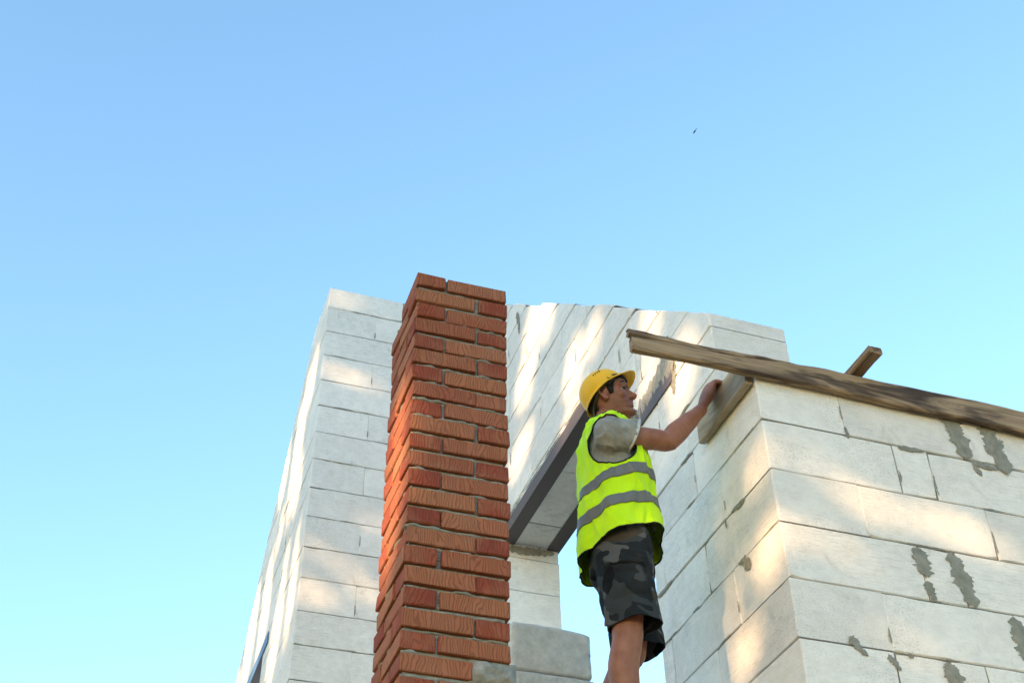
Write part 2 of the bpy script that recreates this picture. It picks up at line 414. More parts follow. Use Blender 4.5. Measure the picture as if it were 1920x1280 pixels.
# adhesive smears and mortar daubs
def smear(wall, plane, at, pts, seed, raise_=.004, mat='smear', name='mortar_smear'):
    """pts: spine of (u, v, half width); ragged thin daub lying on the wall face"""
    rnd = random.Random(seed); sd = rnd.random() * 9; v, f = [], []
    fine = []
    for i in range(len(pts) - 1):
        n = 13
        for j in range(n + (i == len(pts) - 2)):
            t = j / n; fine.append([pts[i][k] + (pts[i + 1][k] - pts[i][k]) * t for k in range(3)])
    N = len(fine)
    for i, (u, w_, h) in enumerate(fine):
        p, q = fine[max(0, i - 1)], fine[min(N - 1, i + 1)]
        du, dv = q[0] - p[0], q[1] - p[1]; L = math.hypot(du, dv) or 1; nu, nv = -dv / L, du / L
        end = min(1, (i + .4) / 4.0, (N - .6 - i) / 4.0)
        l, r = [h * end * (1 + .45 * noise.noise(Vector((i * .33, sd * 17.0, k_ * 9.0))) + rnd.uniform(-1, 1) * (.22 if raise_ < .0055 else .07)) for k_ in range(2)]
        ridge = raise_ * rnd.uniform(.5, 1.4)
        for s, d in ((-l * 1.35, -.0002), (-l * .8, -raise_ * .5), (rnd.uniform(-.15, .15) * h, -ridge), (r * .8, -raise_ * .5), (r * 1.35, -.0002)):
            v.append(place(plane, at, u + nu * s, w_ + nv * s, d - .0028))
    for i in range(N - 1):
        for j in range(4): a = i * 5 + j; f.append((a, a + 1, a + 6, a + 5))
    o = mesh_obj(name, v, f, {'smear': 'smear', 'cement': 'daub'}[mat], wall, True)
    at_ = o.data.attributes.new('cover', 'FLOAT', 'POINT'); at_.data.foreach_set('value', [(0.0, .55, 1.0, .55, 0.0)[q % 5] * min(1, 1.2 * min(q // 5 + .3, N - .7 - q // 5) / 5) for q in range(len(v))])
    return o
S = lambda *a, **k: smear(*a, **k)
S(front, 'Y', YF, [(3.383, 3.42, 0.042), (3.395, 3.30, 0.042), (3.415, 3.165, 0.031)], 1)
S(front, 'Y', YF, [(3.560, 3.42, 0.048), (3.582, 3.27, 0.045), (3.605, 3.13, 0.042)], 2)
S(front, 'Y', YF, [(3.42, 3.172, .012), (3.5, 3.162, .014), (3.57, 3.165, .012)], 3)
S(front, 'Y', YF, [(3.43, 3.165, .01), (3.47, 3.10, .012)], 4)
S(front, 'Y', YF, [(3.026, 2.675, 0.031), (3.034, 2.60, 0.036), (3.045, 2.53, 0.025)], 5)
S(front, 'Y', YF, [(3.035, 2.52, 0.017), (3.042, 2.47, 0.020), (3.048, 2.425, 0.011)], 6)
S(front, 'Y', YF, [(3.183, 2.685, 0.034), (3.212, 2.55, 0.042), (3.236, 2.42, 0.036)], 7)
S(front, 'Y', YF, [(3.41, 2.425, 0.036), (3.42, 2.30, 0.039), (3.43, 2.2, 0.028)], 8)
S(front, 'Y', YF, [(3.03, 2.175, 0.031), (3.055, 2.08, 0.036), (3.07, 1.99, 0.028)], 9)
S(front, 'Y', YF, [(2.62, 2.215, .016), (2.645, 2.185, .018), (2.69, 2.14, .009)], 10)
S(front, 'Y', YF, [(2.775, 2.165, .012), (2.80, 2.13, .013), (2.82, 2.10, .006)], 11)
S(front, 'Y', YF, [(2.86, 2.178, .01), (2.89, 2.165, .008)], 12)
S(front, 'Y', YF, [(2.811, 3.225, .004), (2.813, 3.195, .009), (2.817, 3.16, .008)], 13)
S(front, 'Y', YF, [(3.05, 3.17, .009), (3.12, 3.172, .011), (3.2, 3.175, .006)], 14)
S(gable, 'X', XW, [(4.06, 2.681, .006), (4.01, 2.668, .018), (3.985, 2.645, .026), (3.975, 2.605, .010)], 20)
S(gable, 'X', XW, [(4.112, 2.93, .004), (4.112, 2.905, .007), (4.108, 2.88, .006)], 21)
S(gable, 'X', XW, [(3.93, 2.918, .009), (3.98, 2.922, .013), (4.06, 2.926, .006)], 22)
S(gable, 'X', XW, [(4.34, 3.178, .003), (4.40, 3.180, .007), (4.45, 3.18, .003)], 23)
S(gable, 'X', XW, [(4.66, 2.928, .004), (4.75, 2.926, .009), (4.83, 2.925, .006)], 24)
S(gable, 'X', XW, [(4.34, 3.432, .004), (4.40, 3.425, .010), (4.46, 3.43, .003)], 25)
S(gable, 'X', XW, [(4.29, 3.682, .004), (4.34, 3.684, .008), (4.40, 3.68, .003)], 26)
S(gable, 'X', XW, [(4.82, 3.672, .008), (4.79, 3.655, .012), (4.775, 3.63, .005)], 27)
# bedding mortar smeared over the lintel's near end, the big daub above it
S(gable, 'X', XW, [(4.86, 4.00, .06), (4.72, 4.005, .065), (4.60, 4.03, .07), (4.48, 4.02, .10), (4.38, 3.98, .06)], 28, raise_=.012, mat='cement')
S(gable, 'X', XW, [(4.47, 4.24, .05), (4.48, 4.14, .055), (4.47, 4.02, .06)], 29, raise_=.008, mat='cement')
S(gable, 'X', XW, [(4.40, 4.02, .03), (4.42, 3.92, .028), (4.43, 3.83, .012)], 30, raise_=.006, mat='smear')
S(gable, 'X', XW, [(4.90, 4.02, .035), (4.86, 4.03, .03)], 31, raise_=.015, mat='cement')
for i in range(4):                                        # bedding along the top of the flat lintel
    S(gable, 'X', XW, [(5.5 + i * .38, 4.642, .006), (5.9 + i * .38, 4.646, .007)], 40 + i, raise_=.006, mat='cement')
S(gable, 'X', XW, [(6.70, 6.28, .03), (6.66, 6.15, .025), (6.65, 6.02, .012)], 45)
S(gable, 'Y', YJ1, [(2.43, 4.49, .02), (2.55, 4.485, .030), (2.68, 4.495, .024), (2.79, 4.505, .016)], 46, raise_=.006)
rs = random.Random(5)
for (wl_, pl_, at_, rows_, lo_, hi_) in ((gable, 'X', XW, gable_rows, 3.75, 7.0), (front, 'Y', YF, front_rows, 2.45, 4.0), (left_front, 'Y', YL, left_front_rows, 1.2, 1.9), (left_side, 'X', XL, left_rows, 7.9, 10.5)):
    for (z0, z1, s, joints, e) in rows_:
        if z0 < 2.0 or (wl_ in (left_front, left_side) and z0 < 3.8): continue
        for _ in range(3 if wl_ is gable else 2):
            u = rs.uniform(max(lo_, s), hi_)
            if wl_ is gable and (z0 > 4.03 + slope * (u - 4.0) - .3 or (u > 4.7 and z0 < 4.8 and not (z0 > 3.9 + .9 * (u - 4.7)))): continue
            if wl_ is left_side and (z0 > 6.9 - .82 * max(0, u - 8.2) or u > 8.9 and z0 < 5): continue
            L = rs.uniform(.04, .22); h = rs.uniform(.002, .0055)
            S(wl_, pl_, at_, [(u, z0, h * .5), (u + L * .4, z0 + rs.uniform(-.004, .004), h), (u + L, z0, h * .4)], rs.random(), raise_=.002)
        for j in joints:
            if lo_ < j < hi_ and rs.random() < .6:
                if wl_ is gable and (z0 > 4.03 + slope * (j - 4.0) - .3 or (j > 4.7 and z0 < 4.8 and not (z0 > 3.9 + .9 * (j - 4.7)))): continue
                if wl_ is left_side and (z0 > 6.9 - .82 * max(0, j - 8.2) or j > 8.9 and z0 < 5): continue
                a = z0 + rs.uniform(0, .1); b = a + rs.uniform(.04, .12)
                S(wl_, pl_, at_, [(j, a, .004), (j + rs.uniform(-.004, .004), (a + b) / 2, rs.uniform(.003, .0055)), (j, b, .003)], rs.random(), raise_=.002)

# ------------------------------------------------------------------ brick chimney
CX, CY, CTOP, CH = .900, 3.683, 3.552, .0793
chim = thing('brick_chimney', (CX + .19, CY + .19, 0), 'square red brick chimney with grooved brick faces and raw mortar joints', 'chimney')
def brick_mesh(lx, ly, lz, seed):
    rnd = random.Random(seed); b = .006; v, f = [], []
    # bevelled box: every corner nudged
    me = bpy.data.meshes.new('brick'); bm = bmesh.new()
    bmesh.ops.create_cube(bm, size=1)
    for q in bm.verts: q.co = Vector((q.co.x * lx, q.co.y * ly, q.co.z * lz)) + Vector([rnd.uniform(-.0022, .0022) for _ in range(3)])
    bmesh.ops.bevel(bm, geom=bm.edges[:], offset=rnd.uniform(.002, .0045), segments=1, affect='EDGES')
    for q in bm.verts: q.co += Vector([rnd.uniform(-.0012, .0012) for _ in range(3)])
    bm.to_mesh(me); bm.free(); me.materials.append(M['brick' if lx > ly else 'brick_y']); return me
BW, BLn, BH = .1195, .2495, .0635
bx_m = [brick_mesh(BLn, BW, BH, i) for i in range(7)]; by_m = [brick_mesh(BW, BLn, BH, 20 + i) for i in range(7)]
rb = random.Random(3)
W = .38
def course(kind, z, rowi):
    # (mesh set, centre x, centre y) for the four bricks of a course turning round the flue
    if kind: return [(bx_m, .125, .06), (by_m, W - .06, .125), (bx_m, W - .125, W - .06), (by_m, .06, W - .125)]
    return [(by_m, .06, .125), (bx_m, W - .125, .06), (by_m, W - .06, W - .125), (bx_m, .125, W - .06)]
core = MB(); lowb = MB()
nrow = 0; z = CTOP
while z > -ZO + .05:
    kind = nrow % 2
    for bi, (ms, px, py) in enumerate(course(kind, z, nrow)):
        if nrow == 0 and bi == 3: continue                 # the back left brick of the top course is not laid yet
        if nrow == 21 and bi == 1: continue               # missing corner brick, filled with mortar
        me = rb.choice(ms)
        jx, jy, jz = [rb.uniform(-.004, .004) for _ in range(3)]
        loc = Vector((CX + px + jx, CY + py + jy, z - BH / 2 + jz * .5 + ZO)); rz = rb.uniform(-.014, .014)
        if nrow < 30:
            o = bpy.data.objects.new('brick', me); col.objects.link(o); o.location = loc
            o.rotation_euler = (rb.uniform(-.008, .008), rb.uniform(-.012, .012), rz + (math.pi if rb.random() < .5 else 0)); attach(o, chim)
        else:
            lowb.add(([Vector(q.co) + loc for q in me.vertices], [tuple(p.vertices) for p in me.polygons]))
    nrow += 1; z -= CH
lb = lowb.build('lower_bricks', 'brick', chim); lb['kind'] = 'stuff'
# mortar bedding: four thin walls round the flue, recessed behind the brick faces
e = .0165
for (x0, x1, y0, y1, dz) in ((e, W - e, e, .115, 0), (e, W - e, W - .115, W - e, .02), (e, .115, .1155, W - .1155, .02), (W - .115, W - e, .1155, W - .1155, .02)):
    core.add(box(CX + x0, CX + x1, CY + y0, CY + y1, .02, CTOP - .025 - dz * 4 + ZO))
core.build('mortar_core', 'cement', chim)
# squeezed-out mortar along the bed joints and in the cross joints
def bead(plane, at, u0, u1, zc, h, seed, out=.008):
    rnd = random.Random(seed); v, f = [], []; n = max(3, int((u1 - u0) / .012)); sg = -1
    for i in range(n + 1):
        u = u0 + (u1 - u0) * i / n
        q = noise.noise(Vector((u * 28, zc * 61, seed)));  q2 = noise.noise(Vector((u * 60, zc * 33, seed + 7)))
        hh = h * (.75 + .5 * q2); o_ = out * (.35 + .9 * max(0, q + .35)) ; end = min(1, i / 1.5, (n - i) / 1.5)
        for (d, zz) in ((.0175, hh), (.0168 - o_ * end, hh * .7), (.0158 - o_ * end * 1.1 - rnd.uniform(0, .0015), 0), (.0168 - o_ * end * .6, -hh * .7), (.0175, -hh)):
            v.append((at + d, u, zc + zz + ZO) if plane == 'X' else (u, at + d, zc + zz + ZO))
    for i in range(n):
        for j in range(4): a = i * 5 + j; f.append((a, a + 5, a + 6, a + 1))
    return v, f
bm_ = MB()
z = CTOP
for r in range(30):
    zc = z - BH - (CH - BH) / 2
    for plane, at, o0 in (('Y', CY, CX), ('X', CX, CY)):
        u = o0 + .006
        while u < o0 + W - .01:
            L = rb.uniform(.05, .17); u1 = min(u + L, o0 + W - .006)
            if u1 - u > .02 and rb.random() < .85: bm_.add(bead(plane, at, u, u1, zc + rb.uniform(-.002, .002), (CH - BH) / 2 * rb.uniform(.9, 1.25), rb.random() * 50, rb.uniform(.005, .016)))
            u = u1 + rb.uniform(0, .02)
        # cross joint of the course
        uj = (.2545 if (r % 2) == (1 if plane == 'Y' else 0) else .1255)
        v, f = box(-.0075, .0075, 0, .004, -BH / 2, BH / 2)
        rnd_w = rb.uniform(.6, 1.0)
        for k in range(5):
            zz = z - BH + BH * (k + .5) / 5
            bm_.add(bead(plane, at, o0 + uj - .009 * rnd_w, o0 + uj + .009 * rnd_w, zz, BH / 10 * 1.3, rb.random() * 50, rb.uniform(.005, .012)))
    z -= CH
mj = bm_.build('mortar_joints', 'cement', chim, True); mj['kind'] = 'stuff'
# the mortar lump that fills the missing brick near the foot
lump = MB(); v, f = [], []
for i in range(15):
    for j in range(9):
        u = i / 14; w_ = j / 8; en = min(1, u * 5, (1 - u) * 5, w_ * 4, (1 - w_) * 4)
        q = noise.fractal(Vector((u * 3.4, w_ * 2.6, 4.2)), .6, 2.2, 4)
        v.append((CX + .235 + u * .165, CY + .012 - en * (.018 + .016 * q), CTOP - 21 * CH - BH * 1.02 + w_ * (BH * 1.25) + ZO + .006 * q))
for i in range(14):
    for j in range(8): a = i * 9 + j; f.append((a, a + 9, a + 10, a + 1))
mesh_obj('mortar_daub', v, f, 'cement', chim, True)

# ------------------------------------------------------------------ planks
def plank(name, mat, x0, x1, y0, y1, zb, zt, axis, label, cat, seed, rag=.006, n=48, top=None):
    """sawn board with waney, uneven edges along x or y"""
    rnd = random.Random(seed); v, f = [], []
    for i in range(n + 1):
        t = i / n
        a = noise.fractal(Vector((t * 7 + seed * 3.1, 1.3, seed)), .8, 2.1, 4); b = noise.fractal(Vector((t * 8 + seed, 7.7, seed)), .8, 2.1, 4)
        ba = zb(t) if callable(zb) else zb; ta = zt(t) if callable(zt) else zt
        bo, to = ba + rag * a, ta + rag * b; c = .006
        w = .0025 * noise.noise(Vector((t * 4, seed, 3)))
        if axis == 'x':
            x = x0 + (x1 - x0) * t
            ring = [(y0 + c + w, bo), (y1 - c, bo + .004 * b), (y1, bo + c), (y1, to - c), (y1 - c, to), (y0 + c + w, to + .003 * a), (y0 + w, to - c * 1.3), (y0 + w, (bo + to) / 2), (y0 + w, bo + c * 1.2)]
            v += [(x + (rnd.uniform(-.004, .004) if i in (0, n) else 0), yy, zz + ZO) for yy, zz in ring]
        else:
            y = y0 + (y1 - y0) * t
            ring = [(x0 + c + w, bo), (x1 - c, bo), (x1, bo + c), (x1, to - c), (x1 - c, to), (x0 + c, to), (x0 + w, to - c), (x0 + w, (bo + to) / 2), (x0 + w, bo + c)]
            v += [(xx, y + (rnd.uniform(-.004, .004) if i in (0, n) else 0), zz + ZO) for xx, zz in ring]
    m = 9
    for i in range(n):
        for j in range(m): a = i * m + j; b = i * m + (j + 1) % m; f.append((a, b, b + m, a + m))
    f += [tuple(reversed(range(m))), tuple(range(n * m, n * m + m))]
    c = Vector(((x0 + x1) / 2, (y0 + y1) / 2, (v[0][2])))
    o = mesh_obj(name, [tuple(Vector(p) - c) for p in v], f, mat); o.location = c; WLOC[o.name] = c
    if label: tag(o, label, cat)
    return o
def ptop(x): t = max(0, (x - 1.826) / 2.874); return 3.450 + .048 * min(1, max(0, t - .12) / .2) + .006 * t
pl = plank('wooden_plank', 'plank', 1.826, 4.7, 3.664, 3.700, lambda t: 3.376 + .010 * t + .006 * math.sin(t * 7), lambda t: (3.450 + .048 * min(1, max(0, t - .12) / .2)) + .006 * t, 'x', 'long weathered brown plank fixed along the top of the front wall', 'plank', 3, .005, 90)
st = plank('split_strip', 'plank', 1.816, 2.60, 3.667, 3.699, lambda t: ptop(1.816 + .784 * t) + .009 * max(0, 1 - t * 2.2) - .004, lambda t: ptop(1.816 + .784 * t) + .004 + .036 * (1 - t) ** .6, 'x', None, None, 9, .005, 40)
attach(st, pl)
bt = plank('wooden_batten', 'batten', 2.885, 2.955, 3.52, 4.12, 3.516, 3.552, 'y', 'short batten lying across the long plank, its end sticking out against the sky', 'batten', 5, .003, 24)
bd = plank('formwork_board', 'board', XW - .040, XW - .006, 3.72, 4.185, 3.366, 3.522, 'y', 'grey-brown board held against the wall under the plank by the mason', 'board', 6, .003, 24)

# ------------------------------------------------------------------ spare blocks piled on the balcony slab
rs2 = random.Random(8)
zt = 2.905; k = 0
while zt > SLAB + .1:
    z0 = max(zt - .245, SLAB + .001)
    L, Wd, Hh = .40, .60, zt - z0
    bm = bmesh.new(); bmesh.ops.create_cube(bm, size=2); bmesh.ops.subdivide_edges(bm, edges=bm.edges[:], cuts=15, use_grid_fill=True)
    for q in bm.verts:
        r_ = .012; hb = Vector((L / 2, Wd / 2, Hh / 2)); p = Vector([q.co[t_] * hb[t_] for t_ in range(3)])
        c_ = Vector([max(-hb[t_] + r_, min(hb[t_] - r_, p[t_])) for t_ in range(3)]); d_ = p - c_
        if d_.length > 1e-6: p = c_ + d_.normalized() * r_ * min(1, d_.length / r_ * 1.0)
        n_ = noise.fractal(p * 9 + Vector((k * 5, 0, 2)), .7, 2.1, 4); p += q.co.normalized() * .0045 * n_
        if k == 0 and p.z > 0: p.z -= .05 * max(0, p.x / .2 - .35) ** 2
        q.co = p
    me = bpy.data.meshes.new('concrete_block'); bm.to_mesh(me); bm.free(); me.materials.append(M['concrete']); me.polygons.foreach_set('use_smooth', [True] * len(me.polygons))
    o = bpy.data.objects.new('concrete_block', me); col.objects.link(o)
    o.location = (2.012 + (.015 if k else 0) + (rs2.uniform(-.01, .01) if k else 0), 5.5, (zt + z0) / 2 + ZO); o.rotation_euler.z = 0
    lab = ['rough grey concrete block on top of the pile right of the chimney', 'concrete block second from the top of the pile right of the chimney', 'concrete block third from the top of the pile right of the chimney',
           'concrete block fourth from the top of the pile right of the chimney', 'bottom concrete block of the pile right of the chimney'][min(k, 4)]
    tag(o, lab, 'concrete block', 'blocks piled behind the chimney')
    zt = z0 - .004; k += 1
# ------------------------------------------------------------------ the mason
def mat_skin():
    t = NT('skin', .5, .35)
    n = t.noise(t.mapping((1, 1, 1), rnd=False), 22, 4); n2 = t.noise(t.mapping((1, 1, 1), rnd=False), 180, 3)
    c = t.ramp(n, [(.3, (.27, .105, .062)), (.7, (.36, .155, .095))])
    t.b.inputs['Subsurface Weight'].default_value = .12; t.b.inputs['Subsurface Radius'].default_value = (.01, .004, .002)
    t.b.inputs['Subsurface Scale'].default_value = .5
    at = t.n.new('ShaderNodeAttribute'); at.attribute_name = 'tone'; sp = t.n.new('ShaderNodeSeparateColor'); t.l(at.outputs['Color'], sp.inputs[0])
    c = t.mix(t.math('MULTIPLY', sp.outputs[0], t.math('MULTIPLY_ADD', n2, .4, .08)), c, (.085, .058, .045))      # shaved beard
    c = t.mix(t.math('MULTIPLY', sp.outputs[1], .32), c, (.42, .14, .09))                                   # flushed nose, cheeks, ears
    vn = t.noise(t.mapping((1, 1, 1), rnd=False), 60, 5, .65)
    c = t.mix(t.ramp(vn, [(.58, t.g(0)), (.72, t.g(.35))]), c, (.20, .085, .06))
    t.bump(n2, .25, .002); t.bump(n, .2, .008)
    return t.color(c)
def mat_cloth(name, c, c2, rough=.9, weave=900, fold=9, amt=.35):
    t = NT(name, rough, .15)
    t.b.inputs['Sheen Weight'].default_value = .15
    n = t.noise(t.mapping((1, 1, 1), rnd=False), fold, 4, .55, .6); w = t.noise(t.mapping((1, 1, 1), rnd=False), weave, 1)
    t.bump(n, amt, .02); t.bump(w, .1, .001)
    return t.color(t.ramp(n, [(.3, c), (.75, c2)]))
def mat_camo():
    t = NT('camouflage_cloth', .9, .12)
    v = t.mapping((1, 1, 1.25), rnd=False)
    a = t.noise(v, 7, 1.5, .4, .5); b = t.noise(t.mapping((1.0, 1.1, 1.3), rnd=False), 8.5, 1.5, .4, .7)
    add = t.n.new('ShaderNodeVectorMath'); add.operation = 'ADD'; add.inputs[1].default_value = (4.3, 1.7, 9.1); t.l(v, add.inputs[0])
    d = t.noise(add.outputs[0], 6.0, 1.5, .4, .6)
    c = t.ramp(a, [(0, (.018, .022, .026)), (.5, (.042, .050, .056))], 'CONSTANT')
    c = t.mix(t.ramp(b, [(0, t.g(0)), (.58, t.g(1))], 'CONSTANT'), c, (.098, .099, .102))
    c = t.mix(t.ramp(d, [(0, t.g(0)), (.69, t.g(1))], 'CONSTANT'), c, (.065, .052, .04))
    c = t.mix(t.ramp(d, [(0, t.g(1)), (.34, t.g(0))], 'CONSTANT'), c, (.010, .011, .012))
    n = t.noise(t.mapping((1, 1, 1), rnd=False), 16, 4, .6, .8)
    t.bump(n, .55, .02)
    return t.color(c)
M['skin'] = mat_skin()
M['vest'] = mat_cloth('fluorescent_vest', (.50, .84, .004), (.64, .94, .006), .75, 700, 10, .45)
M['stripe'] = mat_plain('reflective_tape', (.15, .148, .138), .45, .5, 0, .12, 30, .15)
M['trim'] = mat_plain('black_binding', (.012, .016, .018), .8, .2)
M['shirt'] = mat_cloth('grey_cotton', (.20, .205, .19), (.37, .375, .355), .95, 900, 12, .4)
M['camo'] = mat_camo(); M['cuff'] = mat_cloth('pale_cuff', (.42, .44, .44), (.56, .58, .58), .95, 900, 12, .3)
M['helmet'] = mat_plain('yellow_helmet_plastic', (.90, .47, .002), .42, .3, 0, .02, 6, .03)
M['dark'] = mat_plain('dark_harness', (.02, .02, .02), .7, .3)
M['band'] = mat_plain('grey_green_band', (.05, .062, .05), .5, .4)
def mat_hair():
    t = NT('dark_hair', .55, .3)
    n = t.noise(t.mapping((60, 60, 12), rnd=False), 6, 3); t.bump(n, .8, .01)
    return t.color(t.ramp(n, [(.3, (.008, .006, .005)), (.7, (.028, .022, .018))]))
M['hair'] = mat_hair()
M['eye_white'] = mat_plain('eye_white', (.42, .37, .34), .2, .5, 0, .05, 30, 0)
M['lip'] = mat_plain('lip_skin', (.34, .12, .09), .5, .4)
M['boot'] = mat_plain('boot_leather', (.06, .045, .03), .7, .3)

AX, AY, FEET = 1.885, 4.07, 1.74
TA = R(24)
FH = Vector((math.cos(TA), -math.sin(TA), 0)); SH = Vector((-math.sin(TA), -math.cos(TA), 0))
def B(f, r, h): return Vector((AX, AY, FEET + ZO + h)) + FH * f + SH * r
def Wp(x, y, z): return Vector((x, y, z + ZO))
def lerp_t(tab, x):
    if x <= tab[0][0]: return tab[0][1:]
    for p, q in zip(tab, tab[1:]):
        if x <= q[0]:
            t = (x - p[0]) / (q[0] - p[0]); t = t * t * (3 - 2 * t)
            return [a + (b - a) * t for a, b in zip(p[1:], q[1:])]
    return tab[-1][1:]
def sup(c, e): return math.copysign(abs(c) ** e, c)
def tube(pts, rad, n=18, caps=True, flat=None, dirs=None, sub=4):
    """smooth tube through pts; flat = (axis vector, factor) squashes the section along that axis"""
    P = []; Rr = []
    m = len(pts)
    for i in range(m - 1):
        p0, p1, p2, p3 = pts[max(0, i - 1)], pts[i], pts[i + 1], pts[min(m - 1, i + 2)]
        for k in range(sub):
            t = k / sub
            P.append(.5 * ((2 * p1) + (p2 - p0) * t + (2 * p0 - 5 * p1 + 4 * p2 - p3) * t * t + (3 * p1 - p0 - 3 * p2 + p3) * t ** 3))
            u = t * t * (3 - 2 * t); Rr.append(rad[i] * (1 - u) + rad[i + 1] * u)
    P.append(pts[-1]); Rr.append(rad[-1])
    if caps:
        d0 = (P[0] - P[1]).normalized(); d1 = (P[-1] - P[-2]).normalized()
        for a in (.5, .85, .99):
            P.insert(0, P[0] * 1.0); Rr.insert(0, 0)
            P.append(P[-1] * 1.0); Rr.append(0)
        base0, r0 = P[3], Rr[3]; base1, r1 = P[-4], Rr[-4]
        for k, a in enumerate((.99, .85, .5)): P[k] = base0 + d0 * r0 * a; Rr[k] = r0 * math.sqrt(max(0.02, 1 - a * a))
        for k, a in enumerate((.5, .85, .99)): P[-3 + k] = base1 + d1 * r1 * a; Rr[-3 + k] = r1 * math.sqrt(max(0.02, 1 - a * a))
    v, f = [], []; prev = None
    for i, p in enumerate(P):
        d = (P[min(i + 1, len(P) - 1)] - P[max(i - 1, 0)]).normalized()
        if prev is None: ax = d.orthogonal().normalized()
        else: ax = (prev - d * prev.dot(d)).normalized()
        prev = ax; ay = d.cross(ax)
        for j in range(n):
            a = 2 * math.pi * j / n; o = (ax * math.cos(a) + ay * math.sin(a)) * Rr[i]
            if flat: o -= flat[0] * o.dot(flat[0]) * (1 - flat[1])
            v.append(p + o)
    for i in range(len(P) - 1):
        for j in range(n): a = i * n + j; b = i * n + (j + 1) % n; f.append((a, b, b + n, a + n))
    if caps: f.append(tuple(reversed(range(n)))); f.append(tuple(range((len(P) - 1) * n, len(P) * n)))
    return v, f
def ell(c, ax, ay, az, n=14, m=10):
    v = [c + az]; f = []
    for i in range(1, m):
        ph = math.pi * i / m
        for j in range(n): th = 2 * math.pi * j / n; v.append(c + (ax * math.cos(th) + ay * math.sin(th)) * math.sin(ph) + az * math.cos(ph))
    v.append(c - az); L = len(v) - 1
    for j in range(n): f.append((0, 1 + j, 1 + (j + 1) % n)); f.append((L, L - n + (j + 1) % n, L - n + j))
    for i in range(m - 2):
        for j in range(n): a = 1 + i * n + j; b = 1 + i * n + (j + 1) % n; f.append((a, a + n, b + n, b))
    return v, f
def loft(fn, hs, n, cap=True):
    v, f = [], []
    for h in hs:
        for j in range(n): v.append(fn(2 * math.pi * j / n, h))
    for i in range(len(hs) - 1):
        for j in range(n): a = i * n + j; b = i * n + (j + 1) % n; f.append((a, b, b + n, a + n))
    if cap: f.append(tuple(reversed(range(n)))); f.append(tuple(range((len(hs) - 1) * n, len(hs) * n)))
    return v, f
def bake(name, mb, mat, voxel=None, smooth=0, solid=0, sub=0, parent=None, off=-1.0):
    me = bpy.data.meshes.new(name); me.from_pydata([tuple(p) for p in mb.v], [], mb.f); me.update()
    bm = bmesh.new(); bm.from_mesh(me)
    bmesh.ops.recalc_face_normals(bm, faces=bm.faces[:]); bm.to_mesh(me); bm.free()
    o = bpy.data.objects.new(name + '_tmp', me); col.objects.link(o)
    if voxel: md = o.modifiers.new('r', 'REMESH'); md.mode = 'VOXEL'; md.voxel_size = voxel
    if smooth: md = o.modifiers.new('s', 'SMOOTH'); md.factor = .5; md.iterations = smooth
    if sub: md = o.modifiers.new('u', 'SUBSURF'); md.levels = sub; md.render_levels = sub
    if solid: md = o.modifiers.new('t', 'SOLIDIFY'); md.thickness = solid; md.offset = off
    dg = bpy.context.evaluated_depsgraph_get(); m2 = bpy.data.meshes.new_from_object(o.evaluated_get(dg))
    bpy.data.objects.remove(o); bpy.data.meshes.remove(me)
    m2.name = name; m2.materials.clear(); m2.materials.append(M[mat]); m2.polygons.foreach_set('use_smooth', [True] * len(m2.polygons)); m2.update()
    return link(name, m2, parent)

# head frame
HY, HP, HR = .66, .15, -.17
_hh = Vector((math.cos(HY), -math.sin(HY), 0)); _ss = Vector((-math.sin(HY), -math.cos(HY), 0)); _kk = Vector((0, 0, 1))
HF = _hh * math.cos(HP) + _kk * math.sin(HP); _uu = _kk * math.cos(HP) - _hh * math.sin(HP)
HS = _ss * math.cos(HR) + _uu * math.sin(HR); HU = _uu * math.cos(HR) - _ss * math.sin(HR)
HO = Wp(1.888, 4.07, 3.417)
def Hd(x, r, z): return HO + HF * x + HS * r + HU * z
PROF = [  # z, front, back, half width
 (-.114, .050, .010, .020), (-.106, .083, -.015, .036), (-.095, .092, -.035, .046), (-.080, .083, -.052, .051), (-.068, .089, -.060, .055), (-.0585, .0855, -.066, .058), (-.050, .091, -.071, .060),
 (-.040, .0865, -.077, .062), (-.028, .0855, -.085, .065), (-.012, .086, -.092, .068), (0, .0855, -.096, .0695), (.012, .0835, -.098, .070), (.022, .083, -.099, .071), (.034, .091, -.100, .073), (.050, .094, -.100, .075),
 (.070, .091, -.096, .074), (.090, .081, -.085, .068), (.110, .060, -.062, .051), (.125, .032, -.032, .027), (.132, .006, -.006, .006)]
def head_pt(th, z, off=0.0, sc=1.0):
    xf, xb, w = lerp_t(PROF, z)
    c, s = math.cos(th), math.sin(th)
    ex = .86
    x = (xf if c > 0 else -xb) * sup(c, ex) * sc + off * c; r = w * sup(s, ex) * sc + off * s
    # eye hollows beside the nose bridge
    if c > 0: x -= .008 * math.exp(-((z - .014) / .013) ** 2) * math.exp(-((abs(r) - .031) / .017) ** 2)
    return x, r
body = MB()
zs = [-.114 + .246 * i / 60 for i in range(61)]
body.add(loft(lambda th, z: Hd(*head_pt(th, z), z), zs, 56))
nz = [Hd(.078, 0, .026), Hd(.090, 0, .012), Hd(.103, 0, -.006), Hd(.1135, 0, -.021), Hd(.100, 0, -.031), Hd(.082, 0, -.032)]
body.add(tube(nz, [.0055, .0075, .0082, .0088, .0085, .006], 12))
body.add(ell(Hd(.088, 0, -.016), HF * .019, HS * .0085, HU * .019))
body.add(ell(Hd(.084, 0, .008), HF * .012, HS * .0075, HU * .018))
